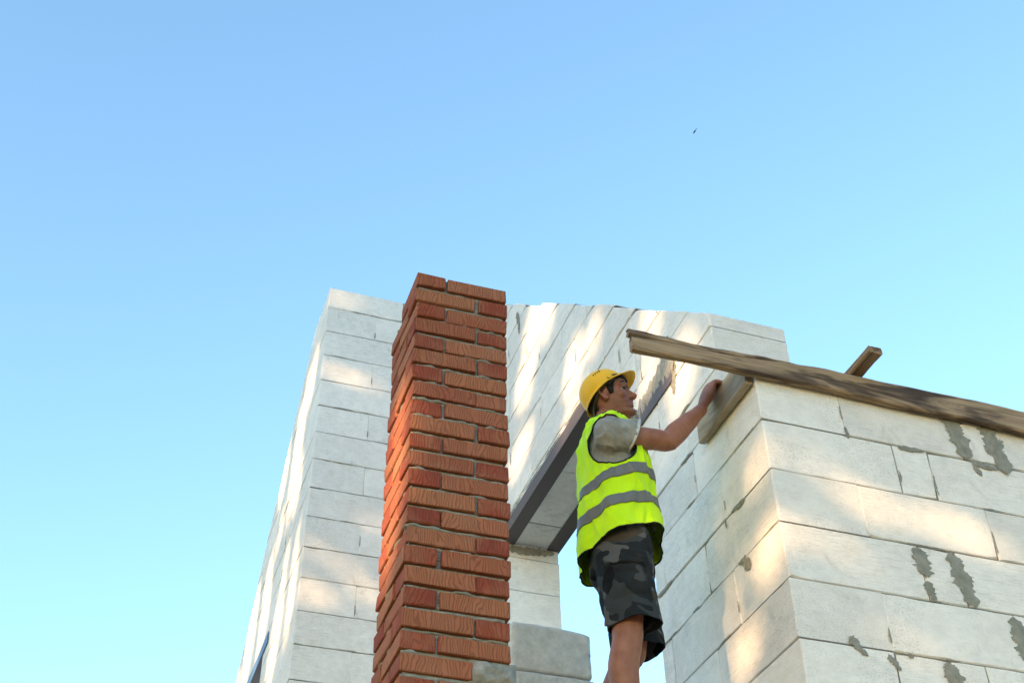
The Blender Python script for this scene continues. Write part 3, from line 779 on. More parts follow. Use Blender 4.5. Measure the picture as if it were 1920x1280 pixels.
for s in (-1, 1):
    body.add(ell(Hd(.095, .0105 * s, -.0255), HF * .012, HS * .0065, HU * .0075))
    body.add(tube([Hd(.092, .008 * s, .034), Hd(.087, .030 * s, .038), Hd(.070, .052 * s, .032)], [.006, .0075, .006], 10))
    body.add(ell(Hd(.060, .043 * s, -.014), HF * .020, HS * .016, HU * .022))
    body.add(tube([Hd(.080, .020 * s, .020), Hd(.081, .033 * s, .0245), Hd(.071, .047 * s, .018)], [.004, .0058, .004], 8))
    body.add(tube([Hd(.079, .022 * s, .003), Hd(.078, .034 * s, .001), Hd(.069, .046 * s, .006)], [.003, .004, .003], 8))
    # ear: rim, lobe, inner bowl
    body.add(ell(Hd(-.010, .0735 * s, -.002), HF * .014 + HS * .004 * s, HS * .006 * s, HU * .027))
    rim = [(.008, .072, .010), (.004, .080, .026), (-.008, .085, .032), (-.021, .087, .022), (-.024, .086, .004), (-.016, .081, -.016), (-.005, .076, -.030), (.004, .073, -.024)]
    body.add(tube([Hd(a, b * s, c) for a, b, c in rim], [.0045, .005, .0055, .0055, .005, .0055, .007, .005], 10))
    body.add(ell(Hd(.007, .073 * s, -.006), HF * .005, HS * .006, HU * .008))
# lips
body.add(tube([Hd(.078, -.025, -.0535), Hd(.0905, -.010, -.0485), Hd(.0925, 0, -.049), Hd(.0905, .010, -.0485), Hd(.078, .025, -.0535)], [.002, .0045, .005, .0045, .002], 8))
body.add(tube([Hd(.077, -.023, -.0575), Hd(.0885, -.010, -.0625), Hd(.0905, 0, -.063), Hd(.0885, .010, -.0625), Hd(.077, .023, -.0575)], [.002, .005, .0055, .005, .002], 8))
body.add(ell(Hd(.078, 0, -.095), HF * .018, HS * .022, HU * .016))
# neck, torso, limbs
body.add(tube([B(-.01, 0, 1.40), B(-.005, 0, 1.50), Hd(-.02, 0, -.10), Hd(-.022, 0, -.03)], [.075, .062, .057, .056], 22))
body.add(tube([Hd(.045, 0, -.105), Hd(.030, 0, -.135), B(.045, 0, 1.47)], [.026, .022, .03], 14))
TOR = [(.84, .09, .11, .14), (.95, .10, .115, .15), (1.06, .10, .10, .14), (1.2, .105, .105, .145), (1.34, .105, .11, .155), (1.43, .075, .095, .13), (1.48, .05, .075, .08), (1.51, .03, .05, .05)]
def tor(th, h):
    F, Bk, L = lerp_t(TOR, h); c, s = math.cos(th), math.sin(th)
    return B((F if c > 0 else Bk) * sup(c, .9), L * sup(s, .9), h)
body.add(loft(tor, [.84 + .67 * i / 22 for i in range(23)], 32))
SHO, ELB, WRI = Wp(1.812, 3.905, 3.088), Wp(2.078, 3.925, 3.142), Wp(2.266, 3.945, 3.362)
body.add(tube([B(-.01, .10, 1.42), SHO, SHO.lerp(ELB, .35), SHO.lerp(ELB, .75), ELB + Vector((-.005, 0, -.006)), ELB.lerp(WRI, .22), ELB.lerp(WRI, .55), ELB.lerp(WRI, .85), WRI], [.050, .054, .052, .046, .043, .048, .041, .030, .027], 22))
body.add(ell(ELB + Vector((.012, .0, -.022)), Vector((.026, 0, 0)), Vector((0, .024, 0)), Vector((0, 0, .022))))
# left arm hanging at the far side
body.add(tube([B(-.01, -.10, 1.42), B(0, -.185, 1.38), B(-.06, -.225, 1.22), B(-.09, -.235, 1.10), B(-.09, -.235, .98), B(-.06, -.225, .86)], [.055, .058, .046, .040, .038, .027], 18))
body.add(tube([B(-.06, -.225, .86), B(-.05, -.222, .81), B(-.045, -.22, .77)], [.028, .038, .034], 14, flat=(SH, .5)))
for k in range(4): body.add(tube([B(-.08 + .02 * k, -.22, .78), B(-.075 + .02 * k, -.215, .74), B(-.08 + .018 * k, -.205, .70)], [.010, .009, .008], 10))
body.add(tube([B(-.03, -.215, .83), B(-.012, -.205, .79), B(-.015, -.20, .755)], [.012, .011, .009], 10))
# legs
def leg(r, kf, af, ar):
    return tube([B(-.005, r * .85, .90), B(0, r, .72), B(kf, r * 1.08, .52), B(kf - .005, r * 1.1, .46), B(kf * .5 + af * .5 - .022, r * 1.1, .34), B(af * .85, ar, .16), B(af, ar, .06)], [.095, .078, .060, .057, .058, .042, .038], 22)
body.add(leg(.095, .0, -.01, .10)); 
LK = (B(.01, -.10, .53), B(-.145, -.10, .19))
body.add(tube([B(-.005, -.08, .90), B(.02, -.095, .72), LK[0], LK[0].lerp(LK[1], .12), LK[0].lerp(LK[1], .42) + Vector((0, 0, -.012)), LK[0].lerp(LK[1], .82), LK[1]], [.095, .078, .060, .056, .058, .042, .038], 22))
# right hand: back of the hand towards the viewer, fingers closed over the top edge of the board
HX, HZ = -.014, -.012
KY = [3.985, 3.962, 3.939, 3.917]                          # index to little finger
palm_flat = (Vector((.83, -.1, -.50)).normalized(), .62)
body.add(tube([WRI + Vector((-.008, 0, -.012)), WRI + Vector((.008, .003, .022)), Wp(2.316 + HX, 3.950, 3.445 + HZ * .5), Wp(2.334 + HX, 3.951, 3.487 + HZ * .5)], [.028, .034, .046, .045], 20, flat=palm_flat))
FL = [1.0, 1.08, 1.02, .86]
for y, s in zip(KY, FL):
    k0 = Wp(2.330 + HX, y, 3.478 + (.004 if s > 1 else 0)); k1 = k0 + Vector((.022, 0, .040)) * s
    k2 = k1 + Vector((.042, .001, .006)) * s; k3 = k2 + Vector((.014, .001, -.018)) * s
    body.add(tube([k0 + Vector((-.010, .0, -.020)), k0, k1, k2, k3], [.0115, .0125, .0112, .0100, .0085], 12, sub=5))
body.add(tube([Wp(2.305, 3.975, 3.415), Wp(2.325, 3.998, 3.443), Wp(2.345, 4.006, 3.475), Wp(2.352, 4.004, 3.502)], [.015, .0135, .0112, .009], 12))
man = thing('person', (AX, AY, FEET + ZO), 'person in yellow helmet, fluorescent vest and camouflage shorts pressing a board to the wall', 'person')
sk = bake('body', body, 'skin', voxel=.0034, smooth=4, parent=man)
# lips get their own tone
lp = sk.data; lp.materials.append(M['lip'])
LC = [Hd(.088, 0, -.0488), Hd(.087, 0, -.0625)]
for p in lp.polygons:
    d = p.center - HO; x, r, z_ = d.dot(HF), d.dot(HS), d.dot(HU)
    if x > .07 and abs(r) < .026 and abs(z_ + .0555) < .0125 * (1 - (r / .03) ** 2): p.material_index = 1

ca = lp.color_attributes.new('tone', 'FLOAT_COLOR', 'POINT'); buf = [0.0] * (4 * len(lp.vertices))
for i_, vv in enumerate(lp.vertices):
    d = vv.co - HO; x, r, z_ = d.dot(HF), d.dot(HS), d.dot(HU)
    if abs(x) > .16 or abs(r) > .13 or z_ < -.16 or z_ > .15: continue
    beard = max(0, min(1, (-.030 - z_) / .02)) * max(0, min(1, (x + .005) / .03)) * (1 if z_ > -.115 else max(0, 1 + (z_ + .115) / .03))
    red = math.exp(-((x - .11) ** 2 + r * r + (z_ + .02) ** 2) / .0006) + .7 * math.exp(-((x - .07) ** 2 + (abs(r) - .045) ** 2 + (z_ + .015) ** 2) / .0007) + (.8 if abs(r) > .076 else 0)
    buf[i_ * 4] = beard; buf[i_ * 4 + 1] = min(1, red); buf[i_ * 4 + 3] = 1
ca.data.foreach_set('color', buf)
# eyes and brows
for s, nm in ((1, 'eye'), (-1, 'eye')):
    e = MB(); e.add(ell(Hd(.0635, .0335 * s, .0115), HF * .0125, HS * .0125, HU * .0125, 18, 12)); eo = e.build(nm, 'eye_white', man, True)
    i = MB(); i.add(ell(Hd(.0735, .0345 * s, .0125), HF * .0038, HS * .0060, HU * .0060, 14, 8)); i.build('iris', 'hair', eo, True)
    b = MB()
    b.add(tube([Hd(.0935, .013 * s, .0365), Hd(.0915, .028 * s, .0425), Hd(.0805, .046 * s, .0425), Hd(.066, .056 * s, .035)], [.002, .0045, .0042, .0015], 10, flat=(HF, .8))); b.build('eyebrow', 'hair', man, True)
    l = MB(); l.add(tube([Hd(.0805, .022 * s, .0155), Hd(.0820, .033 * s, .0190), Hd(.0740, .0455 * s, .0135)], [.0010, .0016, .0010], 8)); l.build('eyelashes', 'hair', eo, True)
# hair
hv, hf = [], []; n = 96; hz = [-.075 + .155 * i / 40 for i in range(41)]
def hairline(th):
    a = abs(math.degrees(math.atan2(math.sin(th), math.cos(th))))
    j = .006 * noise.noise(Vector((th * 9, 2.0, 1.0)))
    if a < 42: return .060 + j
    if a < 62: return .060 - (a - 42) / 20 * .012 + j
    if a < 70: return .048 - (a - 62) / 8 * .05 + j
    if a < 84: return -.010 + j
    if a < 104: return .036 + j * .3
    return .030 - min(1, (a - 104) / 30) * .088 + j
for z in hz:
    for j in range(n):
        th = 2 * math.pi * j / n; zz = max(z, hairline(th)); thick = .0075 + .003 * noise.noise(Vector((th * 5, zz * 60, 0)))
        if zz - hairline(th) < .006: thick = .003
        hv.append(Hd(*head_pt(th, zz, thick), zz))
for i in range(len(hz) - 1):
    for j in range(n):
        a = i * n + j; b = i * n + (j + 1) % n
        th0 = 2 * math.pi * j / n
        if hz[i + 1] > min(hairline(th0), hairline(th0 + 2 * math.pi / n)): hf.append((a, b, b + n, a + n))
h = MB(); h.v = hv; h.f = hf
for k in range(9):                                        # fringe under the brim
    r0 = -.036 + .009 * k; q = noise.noise(Vector((k, 3, 3)))
    h.add(tube([Hd(.086 - abs(r0) * .35, r0, .075), Hd(.096 - abs(r0) * .4, r0 + .003 * q, .064), Hd(.094 - abs(r0) * .4, r0 + .006 * q, .053 + .004 * q)], [.005, .0045, .001], 6))
h.build('hair', 'hair', man, True)

# hard hat: tilted back on the head
TB = R(-29)
CFh = HF * math.cos(TB) + HU * -math.sin(TB) ; CU = HU * math.cos(TB) + HF * math.sin(TB)
HC = Hd(-.010, 0, .034)
def Hc(x, r, z): return HC + CFh * x + HS * r + CU * z
hm = MB(); n = 72; rows = 22; v, f = [], []
def rim_r(th):
    c, s = math.cos(th), math.sin(th)
    return (.110 if c > 0 else .112) * c, .096 * s
for i in range(rows + 1):
    t = i / rows; ph = t * math.pi / 2
    for j in range(n):
        th = 2 * math.pi * j / n; x, r = rim_r(th); k = math.sin(ph) ** .86
        z = .114 * math.cos(ph) ** .92
        ridge = .004 * math.exp(-(r * k / .020) ** 2) * math.cos(ph) ** .5
        v.append(Hc(x * k, r * k, z + ridge))
brim = [(.004, -.004), (.010, -.010), (.0115, -.013)]
for bi, (o_, dz) in enumerate(brim):
    for j in range(n):
        th = 2 * math.pi * j / n; c, s = math.cos(th), math.sin(th); x, r = rim_r(th)
        pk = max(0, (c - .25) / .75) ** 1.25 if c > .25 else 0
        ext = o_ + pk * .040 * ((bi + 1) / 3)
        v.append(Hc(x + c * ext, r + s * (o_ + pk * .010), dz - pk * .010 * ((bi + 1) / 3) - .010 * pk * (abs(s) * 1.3) ** 2))
for i in range(rows + len(brim)):
    for j in range(n): a = i * n + j; b = i * n + (j + 1) % n; f.append((a, b, b + n, a + n))
hm.v, hm.f = v, f
hel = bake('hard_hat', hm, 'helmet', smooth=0, solid=.0032, parent=man)
hel['label'] = 'yellow plastic hard hat with short peak'
for k in range(4):                                        # vent slots on the near side
    th = math.radians(62 + k * 6.5); x, r = rim_r(th); ph = 1.02; kk = math.sin(ph) ** .86; z = .114 * math.cos(ph) ** .92
    c_ = Hc(x * kk * 1.015, r * kk * 1.015, z + .002); o_ = (CFh * math.cos(th) + HS * math.sin(th))
    m = MB(); m.add(ell(c_, CFh * .0022, o_ * .002, CU * (.0075 if k == 0 else .0055), 8, 6)); m.build('vent_slot', 'dark', hel, True)
hb = MB(); v, f = [], []
for j in range(n + 1):                                    # harness band round the head
    th = 2 * math.pi * j / n; x, r = rim_r(th)
    drop = -.012 - .034 * max(0, -math.cos(th)) ** 1.5
    for (k, z) in ((.95, drop + .010), (.95, drop - .004), (.93, drop - .004), (.93, drop + .010)): v.append(Hc(x * k, r * k, z))
for j in range(n):
    for q in range(4): a = j * 4 + q; b = j * 4 + (q + 1) % 4; f.append((a, b, b + 4, a + 4))
hb.v, hb.f = v, f
for s in (-1, 1): hb.add(ell(Hc(.052, .090 * s, -.018), CFh * .010, HS * .004, CU * .006)); hb.add(tube([Hc(.045, .092 * s, .004), Hc(.05, .090 * s, -.016), Hc(.03, .088 * s, -.024)], [.002, .0022, .002], 8))
hb.build('harness_band', 'band', hel, True)
for s in (-1, 1): m = MB(); m.add(ell(Hc(.060, .091 * s, -.0065), CFh * .0075, HS * .003, CU * .0075, 12, 8)); m.build('strap_lug', 'helmet', hel, True)

# T-shirt
GAR = [(.86, .178, .170, .215), (1.0, .166, .160, .205), (1.15, .152, .148, .192), (1.28, .145, .146, .188), (1.37, .132, .140, .182), (1.44, .110, .124, .168), (1.49, .088, .105, .138), (1.525, .074, .090, .100), (1.55, .068, .080, .080)]
def gar(th, h, off=0.0, fold=0.0, seed=0):
    F, Bk, L = lerp_t(GAR, h); c, s = math.cos(th), math.sin(th)
    q = 0
    if fold:
        q = fold * (noise.noise(Vector((c * 2.6 + s * 1.2, s * 2.6, h * 4.5 + seed))) + .5 * noise.noise(Vector((c * 6, s * 6 + h * 5, h * 9 + seed))))
        q += fold * .55 * (1 - abs(noise.noise(Vector((c * 3.2 + h * 2.2, s * 3.2 - h * 1.4, h * 6 + seed + 5))))) ** 6 - fold * .1
        q += fold * .9 * math.sin(th * 6 + 1.3 + 3.5 * h) * max(0, (1.28 - h) / .35)
    return B((F + off + q if c > 0 else Bk + off + q) * sup(c, .92), (L + off + q) * sup(s, .92), h)
ts = MB()
ts.add(loft(lambda th, h: gar(th, h, -.022, .004, 3), [.98 + .555 * i / 30 for i in range(31)], 64, cap=True))
def sleeve(root, sh, el, r, seed, n=40, m=26, L=.50, t0=0, grow=0.0):
    cuff = sh + (el - sh) * L; v, f = [], []; C = []
    K = [root, root.lerp(sh, .55) + Vector((0, 0, .002)), sh, sh.lerp(cuff, .5), cuff]
    for i in range(m + 1):
        q = min(i / m * 4, 3.9999); a = int(q); t = q - a; p0, p1, p2, p3 = K[max(0, a - 1)], K[a], K[a + 1], K[min(4, a + 2)]
        C.append(.5 * ((2 * p1) + (p2 - p0) * t + (2 * p0 - 5 * p1 + 4 * p2 - p3) * t * t + (3 * p1 - p0 - 3 * p2 + p3) * t ** 3))
    for i in range(m + 1):
        t = i / m; d = (C[min(i + 1, m)] - C[max(i - 1, 0)]).normalized()
        dn = Vector((0, 0, -1)); dn = (dn - d * dn.dot(d)).normalized(); sd = d.cross(dn); c = C[i] + dn * (.010 * t)
        for j in range(n):
            a = 2 * math.pi * j / n; env = (.93 + .13 * t) + grow / r
            rr = r * env * (1 + .07 * noise.noise(Vector((math.cos(a) * 2, math.sin(a) * 2, t * 4 + seed))) + .035 * math.sin(a * 4 + t * 11 + seed) * (1 - .5 * t) + .03 * noise.noise(Vector((math.cos(a) * 5, math.sin(a) * 5, t * 9 + seed))))
            sk_ = -.040 * math.cos(a) * t                   # cuff slants: longer on top
            if i == m: rr *= 1.03
            v.append(c + dn * math.cos(a) * rr * (1.0 + .12 * t) + sd * math.sin(a) * rr * .92 + d * sk_)
    for i in range(t0, m):
        for j in range(n): a = i * n + j; b = i * n + (j + 1) % n; f.append((a, b, b + n, a + n))
    if not t0: f.append(tuple(reversed(range(n)))); f.append(tuple(range(m * n, m * n + n)))
    return v, f
ts.add(sleeve(B(-.01, .06, 1.40), SHO + Vector((-.01, .0, .015)), ELB, .071, 1, L=.36)); ts.add(sleeve(B(0, -.06, 1.40), B(0, -.185, 1.385), B(-.07, -.23, 1.16), .070, 5))
sh = bake('t_shirt', ts, 'shirt', voxel=.006, smooth=9, parent=man)
bm = bmesh.new(); bm.from_mesh(sh.data); ad = (ELB - SHO).normalized(); bm.normal_update()
for q in bm.verts:
    c_ = q.co; w1 = (1 - abs(noise.noise(Vector((c_.x * 16 + c_.z * 14, c_.y * 16, c_.z * 12 - c_.x * 10))))) ** 5; w2 = noise.fractal(c_ * 30, .7, 2.1, 3)
    q.co = c_ + q.normal * (.006 * w1 + .0022 * w2 - .002)
kill = [q for q in bm.faces if q.normal.dot(ad) > .62 and (q.calc_center_median() - SHO).dot(ad) > (ELB - SHO).length * .36 - .055] + [q for q in bm.faces if q.normal.z < -.7 and q.calc_center_median().z < FEET + ZO + 1.0]
bmesh.ops.delete(bm, geom=kill, context='FACES'); bm.to_mesh(sh.data); bm.free(); sh.data.polygons.foreach_set('use_smooth', [True] * len(sh.data.polygons))
md = sh.modifiers.new('t', 'SOLIDIFY'); md.thickness = .003; md.offset = -1; sh['label'] = 'washed grey T-shirt'
cf_ = MB(); cf_.add(sleeve(B(-.01, .06, 1.40), SHO + Vector((-.01, .0, .015)), ELB, .071, 1, L=.36, t0=24, grow=.001)); cfo = bake('sleeve_cuff', cf_, 'cuff', solid=.002, parent=sh)
# vest with bound armholes and hem
def hem(th): return .890 + .062 * math.cos(th - .05) + .010 * math.sin(th * 2 + .8)
def vest_h(th, t): return hem(th) + (1.545 - hem(th)) * t
AH = (math.radians(92), 1.345, math.radians(41), .135)
def in_hole(th, h, k=1.0):
    for s in (1, -1):
        d = math.atan2(math.sin(th - s * AH[0]), math.cos(th - s * AH[0]))
        if (d / AH[2]) ** 2 + ((h - AH[1]) / AH[3]) ** 2 < k: return True
    return False
VN, VM = 220, 130
vm = MB(); v, f = [], []
for i in range(VM + 1):
    for j in range(VN):
        th = 2 * math.pi * j / VN; h_ = vest_h(th, i / VM); v.append(gar(th, h_, .004, .014))
for i in range(VM):
    for j in range(VN):
        th = 2 * math.pi * (j + .5) / VN
        if in_hole(th, vest_h(th, (i + .5) / VM)): continue
        a = i * VN + j; b = i * VN + (j + 1) % VN; f.append((a, b, b + VN, a + VN))
vm.v, vm.f = v, f
ve = bake('safety_vest', vm, 'vest', solid=.0022, parent=man, off=0); ve['label'] = 'fluorescent yellow-green vest with two grey reflective stripes'
def ring_trim(fn, n, r, closed=True):
    pts = [fn(2 * math.pi * i / n) for i in range(n + 1)]
    return tube(pts, [r] * len(pts), 8, caps=False, sub=1)
def trim_part(vf): m_ = MB(); m_.add(vf); m_.build('black_binding', 'trim', ve, True)
for s in (1, -1):
    trim_part(ring_trim(lambda a: gar(s * AH[0] + AH[2] * math.cos(a), AH[1] + AH[3] * math.sin(a), .005, .014), 96, .0038)); 
trim_part(ring_trim(lambda a: gar(a, hem(a), .004, .014), 160, .0036)); trim_part(ring_trim(lambda a: gar(a, 1.545, .004, .014), 80, .0032))
for (c0, w) in ((1.160, .052), (1.020, .052)):
    st_ = MB(); v, f = [], []; m = 8
    for i in range(m + 1):
        for j in range(VN):
            th = 2 * math.pi * j / VN; hh = c0 + .062 * math.cos(th - .05) + w * (i / m - .5); v.append(gar(th, hh, .0085, .014))
    for i in range(m):
        for j in range(VN): a = i * VN + j; b = i * VN + (j + 1) % VN; f.append((a, b, b + VN, a + VN))
    st_.v, st_.f = v, f; bake('reflective_stripe', st_, 'stripe', solid=.0015, parent=ve)
# shorts
sm_ = MB()
SG = [(.80, .130, .132, .165), (.90, .128, .132, .170), (1.0, .118, .118, .160), (1.06, .110, .108, .150)]
def sgar(th, h):
    F, Bk, L = lerp_t(SG, h); c, s = math.cos(th), math.sin(th); return B((F if c > 0 else Bk) * sup(c, .9), L * sup(s, .9), h)
sm_.add(loft(sgar, [.80 + .26 * i / 10 for i in range(11)], 40))
HEMZ = .545
def sleg(r, df, seed):
    T = [(HEMZ - .03, .030 + df, .100, .094), (.62, .022 + df, .102, .097), (.75, .010 + df * .5, .112, .104), (.88, 0, .125, .100), (.95, 0, .11, .09)]
    def fn(th, h):
        cf, a, b = lerp_t(T, h); c, s = math.cos(th), math.sin(th)
        q = .006 * noise.noise(Vector((c * 2.2, s * 2.2, h * 9 + seed))) + .005 * math.sin(th * 4 + h * 14 + seed) * max(0, (.8 - h) / .25) + .005 * noise.noise(Vector((c * 4, s * 4, h * 24 + seed)))
        hh = h + (.012 * c if h < .6 else 0)
        return B(cf + (a + q) * c, r * (1.0 if h > .7 else 1.05) + (b + q) * s, hh)
    return loft(fn, [HEMZ - .05 + (1.0 - HEMZ) * i / 36 for i in range(37)], 44)
sm_.add(sleg(.098, 0, 1)); sm_.add(sleg(-.098, .01, 6))
so = bake('shorts', sm_, 'camo', voxel=.006, smooth=2, parent=man); so['label'] = 'grey camouflage cargo shorts'
bm = bmesh.new(); bm.from_mesh(so.data)
bmesh.ops.bisect_plane(bm, geom=bm.verts[:] + bm.edges[:] + bm.faces[:], plane_co=B(.03, 0, HEMZ - .022), plane_no=(FH * -.10 + Vector((0, 0, 1))).normalized(), clear_inner=True)
bm.to_mesh(so.data); bm.free()
md = so.modifiers.new('t', 'SOLIDIFY'); md.thickness = .004; md.offset = -1
# cargo pocket on the near leg
def pock(u, w, off):
    th = math.radians(90 + u); h_ = w
    cf, a, b = lerp_t([(HEMZ - .03, .030, .100, .094), (.62, .022, .102, .097), (.75, .010, .112, .104)], h_)
    c, s = math.cos(th), math.sin(th); q = .006 * noise.noise(Vector((c * 2.2, s * 2.2, h_ * 9 + 1))) + .005 * math.sin(th * 4 + h_ * 14 + 1) * max(0, (.8 - h_) / .25) + .005 * noise.noise(Vector((c * 4, s * 4, h_ * 24 + 1)))
    return B(cf + (a + q + off) * c, .098 * (1.0 if h_ > .7 else 1.05) + (b + q + off) * s, h_)
for (u0, u1, w0, w1, off, nm) in ((-42, 44, .605, .755, .012, 'cargo_pocket'), (-46, 48, .735, .785, .018, 'pocket_flap')):
    v, f = [], []; nu, nw = 22, 14
    for i in range(nu + 1):
        for j in range(nw + 1):
            t, k = i / nu, j / nw; e_ = min(1, t * 7, (1 - t) * 7, k * 6, (1 - k) * 6)
            v.append(pock(u0 + (u1 - u0) * t, w0 + (w1 - w0) * k, -.001 + off * e_ + .006 * noise.noise(Vector((t * 6, k * 4, off * 90)))))
    for i in range(nu):
        for j in range(nw): a = i * (nw + 1) + j; f.append((a, a + nw + 1, a + nw + 2, a + 1))
    mesh_obj(nm, v, f, 'camo', so, True)
# boots, below the frame
b2 = MB(); b2.add(tube([B(-.13, -.10, .215), B(-.17, -.10, .15), B(-.165, -.10, .11), B(-.12, -.10, .06), B(-.06, -.10, .04)], [.050, .055, .056, .048, .036], 18))
bake('boot', b2, 'boot', voxel=.006, smooth=2, parent=man)
for (af, ar) in ((-.01, .10),):
    b = MB(); b.add(tube([B(af, ar, .17), B(af, ar, .08), B(af + .03, ar, .05), B(af + .12, ar, .045), B(af + .19, ar, .038)], [.052, .055, .056, .048, .036], 18))
    b.add(tube([B(af - .05, ar, .014), B(af + .20, ar, .014)], [.045, .042], 18, flat=(Vector((0, 0, 1)), .3)))
    bo = bake('boot', b, 'boot', voxel=.006, smooth=2, parent=man)
# ------------------------------------------------------------------ the trees behind the viewer that dapple the low sun
M['bark'] = mat_plain('tree_bark', (.10, .075, .05), .95, .1, 0, .4, 12, .8)
def mat_leaf():
    t = NT('tree_leaf', .6, .3)
    n = t.noise(t.mapping((1, 1, 1), rnd=False), 1.4, 3)
    t.b.inputs['Transmission Weight'].default_value = 0.0
    return t.color(t.ramp(n, [(.3, (.045, .085, .018)), (.7, (.09, .14, .035))]))
M['leaf'] = mat_leaf()
UX = Vector((SUN_M, -1, 0)).normalized()                  # across the sunlight, level
UV = SUN_DIR.cross(UX).normalized()
if UV.z < 0: UV = -UV
def uv(p): p = Vector(p); return p.dot(UX), p.dot(UV)
# clearings in the crowns, where sunlight gets through: (point it reaches, radius across, radius up)
GAPS = []
def gap(x, y, z, ru, rv, ang=0): GAPS.append((uv((x, y, z + ZO)), ru, rv, ang))
for (y, z, ru, rv) in [(5.69, 4.97, .16, .2), (6.37, 5.85, .2, .24), (6.55, 5.55, .18, .24), (6.08, 5.75, .14, .2), (6.7, 5.0, .2, .14), (4.6, 4.45, .12, .2), (4.7, 4.1, .12, .14),
                       (5.85, 4.62, .15, .12), (5.6, 4.62, .1, .12), (4.33, 3.9, .14, .2), (5.35, 4.95, .1, .15), (4.2, 3.0, .12, .17), (4.27, 2.85, .1, .12), (4.36, 2.52, .12, .24),
                       (4.22, 2.53, .06, .12), (4.06, 2.67, .08, .07), (3.82, 2.62, .11, .13), (3.79, 3.00, .075, .11), (4.1, 2.29, .1, .08)]: gap(XW, y, z, ru, rv)
for (x, z, ru, rv) in [(1.28, 7.09, .09, .07), (1.41, 6.3, .16, .09), (1.31, 4.67, .09, .06), (1.47, 4.62, .1, .05), (1.3, 4.37, .11, .11), (1.67, 4.43, .09, .09), (1.67, 5.02, .1, .05)]: gap(x, YL, z, ru, rv)
for (x, z, ru, rv) in [(2.80, 2.87, .09, .07), (2.92, 2.83, .12, .10), (3.05, 2.79, .10, .08), (3.28, 2.77, .14, .08), (2.52, 3.03, .05, .06), (2.62, 3.00, .06, .04), (2.54, 2.63, .09, .06), (2.85, 2.22, .08, .05)]: gap(x, YF, z, ru, rv)
for (y, z, ru, rv) in [(3.88, 2.92, .17, .2), (3.90, 2.70, .19, .2), (3.93, 2.50, .18, .18), (3.97, 2.36, .13, .12)]: gap(CX, y, z, ru, rv)
rg = random.Random(21)
for i in range(26):
    y = rg.uniform(8.1, 11.2); gap(XL, y, rg.uniform(4.3, 7.1 - .8 * max(0, y - 8.4)), rg.uniform(.08, .16), rg.uniform(.2, .5))
NOGAP = []
for (p, q, r_) in ((B(0, 0, .2), B(0, 0, .9), .14), (B(0, 0, .9), B(0, 0, 1.45), .18), (Hd(0, 0, -.05), Hd(0, 0, .12), .17), (SHO, ELB, .10), (ELB, WRI, .09), (WRI, Wp(2.34, 3.95, 3.52), .09)):
    NOGAP.append((uv(p), uv(q), r_))
def covered(u, v):
    for (a, b, r_) in NOGAP:
        dx, dy = b[0] - a[0], b[1] - a[1]; t = max(0, min(1, ((u - a[0]) * dx + (v - a[1]) * dy) / (dx * dx + dy * dy)))
        if math.hypot(u - a[0] - dx * t, v - a[1] - dy * t) < r_: return True
    return False
def clear(u, v, k):
    if covered(u, v): return False
    for ((gu, gv_), ru, rv, a) in GAPS:
        if ((u - gu) / ru) ** 2 + ((v - gv_) / rv) ** 2 < k: return True
    return False
DIST = 25.0
C0 = Vector((2.0, 5.5, 0)); HB = -Vector((SUN_DIR.x, SUN_DIR.y, 0)).normalized()
def sunward(u, v, w):                                     # point on the sun ray through (u, v), w metres towards the sun
    base = UX * u + UV * v
    along = C0.dot(SUN_DIR)
    return base + SUN_DIR * (along - w)
tl = random.Random(77)
TREES = [(-8.7, 'tall leafy tree standing out of view behind, farthest from the plank'), (-4.6, 'tall leafy tree standing out of view behind, middle one of three'), (-.4, 'tall leafy tree standing out of view behind, nearest the plank')]
crowns = [MB() for _ in TREES]
n_leaf = 0
while n_leaf < 130000:
    u = tl.uniform(-11.3, 2.2); v = tl.uniform(2.6, 11.3)
    ti = min(range(3), key=lambda i: abs(u - TREES[i][0] + .5 * noise.noise(Vector((v * .6, i * 3, 0)))))
    q = ((u - TREES[ti][0]) / 2.9) ** 2 + ((v - 7.0) / 4.6) ** 2
    if q > 1.0 + .5 * noise.noise(Vector((u, v, 2))): 
        if tl.random() < .6 and q > 1.35: continue
    if clear(u, v, tl.uniform(.8, 1.25)): n_leaf += 1; continue
    w = DIST + tl.gauss(0, 1.1) * max(.35, 1.3 - q * .7)
    p = sunward(u, v, w)
    a = Vector((tl.gauss(0, 1), tl.gauss(0, 1), tl.gauss(0, .8))).normalized(); b = a.orthogonal().normalized()
    b = (b + a.cross(b) * tl.gauss(0, 1)).normalized(); L = tl.uniform(.13, .24); Wd = L * .55; nrm = a.cross(b) * (L * .18)
    # a leaf: pointed, folded along its rib
    crowns[ti].add(([p - b * L * .5, p + a * Wd * .5 + nrm, p + b * L * .6, p - a * Wd * .5 + nrm], [(0, 1, 2), (0, 2, 3)]))
    n_leaf += 1
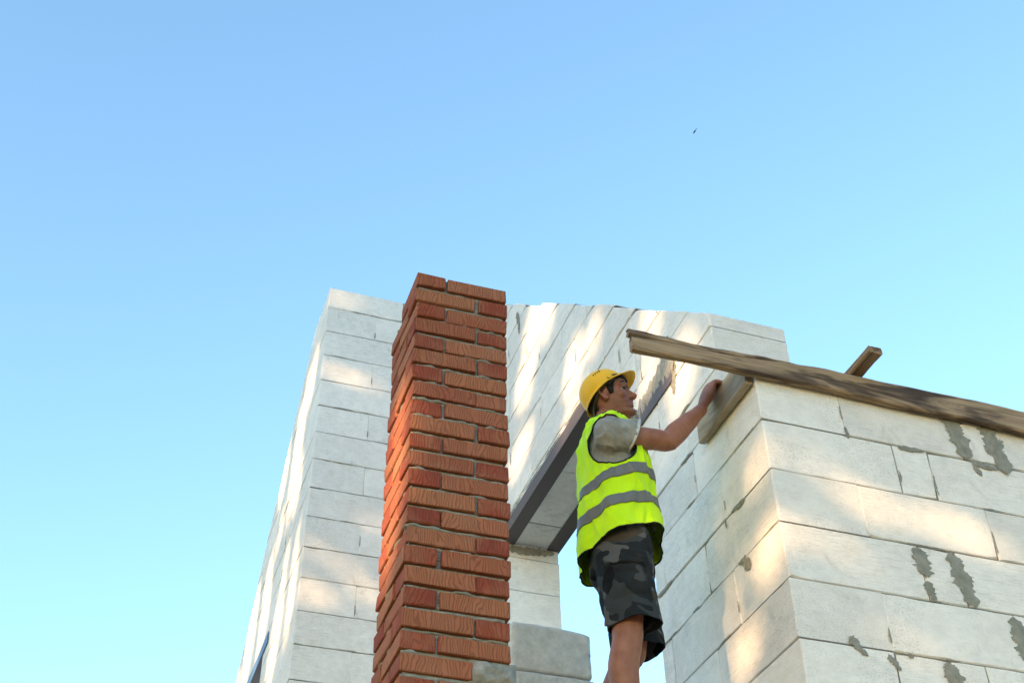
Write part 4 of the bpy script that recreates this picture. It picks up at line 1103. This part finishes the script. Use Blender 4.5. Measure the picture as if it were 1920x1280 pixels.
def limb(m, p0, p1, r0, r1, seg=6, wob=.1):
    rnd = random.Random(p0.x * 7 + p1.z); d = (p1 - p0); ax = d.orthogonal().normalized(); ay = d.normalized().cross(ax); base = len(m.v); n = 8
    for i in range(seg + 1):
        t = i / seg; c = p0.lerp(p1, t) + (ax * rnd.uniform(-wob, wob) + ay * rnd.uniform(-wob, wob)) * (0 if i == 0 else 1); r = r0 + (r1 - r0) * t
        for j in range(n): an = j / n * 2 * math.pi; m.v.append(c + ax * math.cos(an) * r + ay * math.sin(an) * r)
    for i in range(seg):
        for j in range(n): a_ = base + i * n + j; b_ = base + i * n + (j + 1) % n; m.f.append((a_, b_, b_ + n, a_ + n))
for ti, (tu, lab) in enumerate(TREES):
    c = sunward(tu, 7.0, DIST); foot = Vector((c.x, c.y, 0))
    t = thing('leafy_tree', foot, lab, 'tree', 'trees that shade the building')
    m = MB(); limb(m, foot, c + Vector((0, 0, 1.5)), .26, .06, 10, .08)
    for k in range(9):
        h0 = foot.lerp(c, .55 + .06 * k); an = k * 2.4
        limb(m, h0, h0 + Vector((math.cos(an) * 2.0, math.sin(an) * 2.0, 1.3)), .08, .015, 5, .08)
    m.build('trunk', 'bark', t); crowns[ti].build('crown', 'leaf', t)

# another unseen tree, added behind the viewer to darken the front wall
for (src, tx, ty, lab) in ((0, 5.5, -11.0, 'leafy tree out of view behind the viewer, right of the other trees'),):
    o0 = [o for o in bpy.data.objects if o.name.startswith('leafy_tree')][src]
    t = o0.copy(); col.objects.link(t); t.location = (tx, ty, 0); t['label'] = lab; WLOC[t.name] = Vector(t.location)
    for ch in [c for c in bpy.data.objects if c.parent == o0]:
        c = ch.copy(); col.objects.link(c); c.parent = t; c.matrix_parent_inverse = ch.matrix_parent_inverse.copy()

# a small insect high in the clear sky
ic = Vector((0, 0, ZO)) + (_f + _r2 * ((1303 - 960) / F_PX) + _u2 * ((640 - 246) / F_PX)) * 5.0
idr = (_r2 * 6 + _u2 * 9).normalized(); isd = (_r2 * 9 - _u2 * 6 - _f * 4).normalized()
ins = thing('insect', ic, 'tiny dark insect flying in the clear sky high above the plank', 'insect')
m = MB(); m.add(tube([ic - idr * .013, ic - idr * .004, ic + idr * .006, ic + idr * .013], [.0006, .0010, .0011, .0007], 8)); m.build('body', 'dark', ins, True)
for s_ in (-1, 1):
    m = MB(); m.add(ell(ic + isd * .0016 * s_ - idr * .003, isd * .0014, idr * .007, _f * .0004, 10, 6)); m.build('wing', 'band', ins, True)
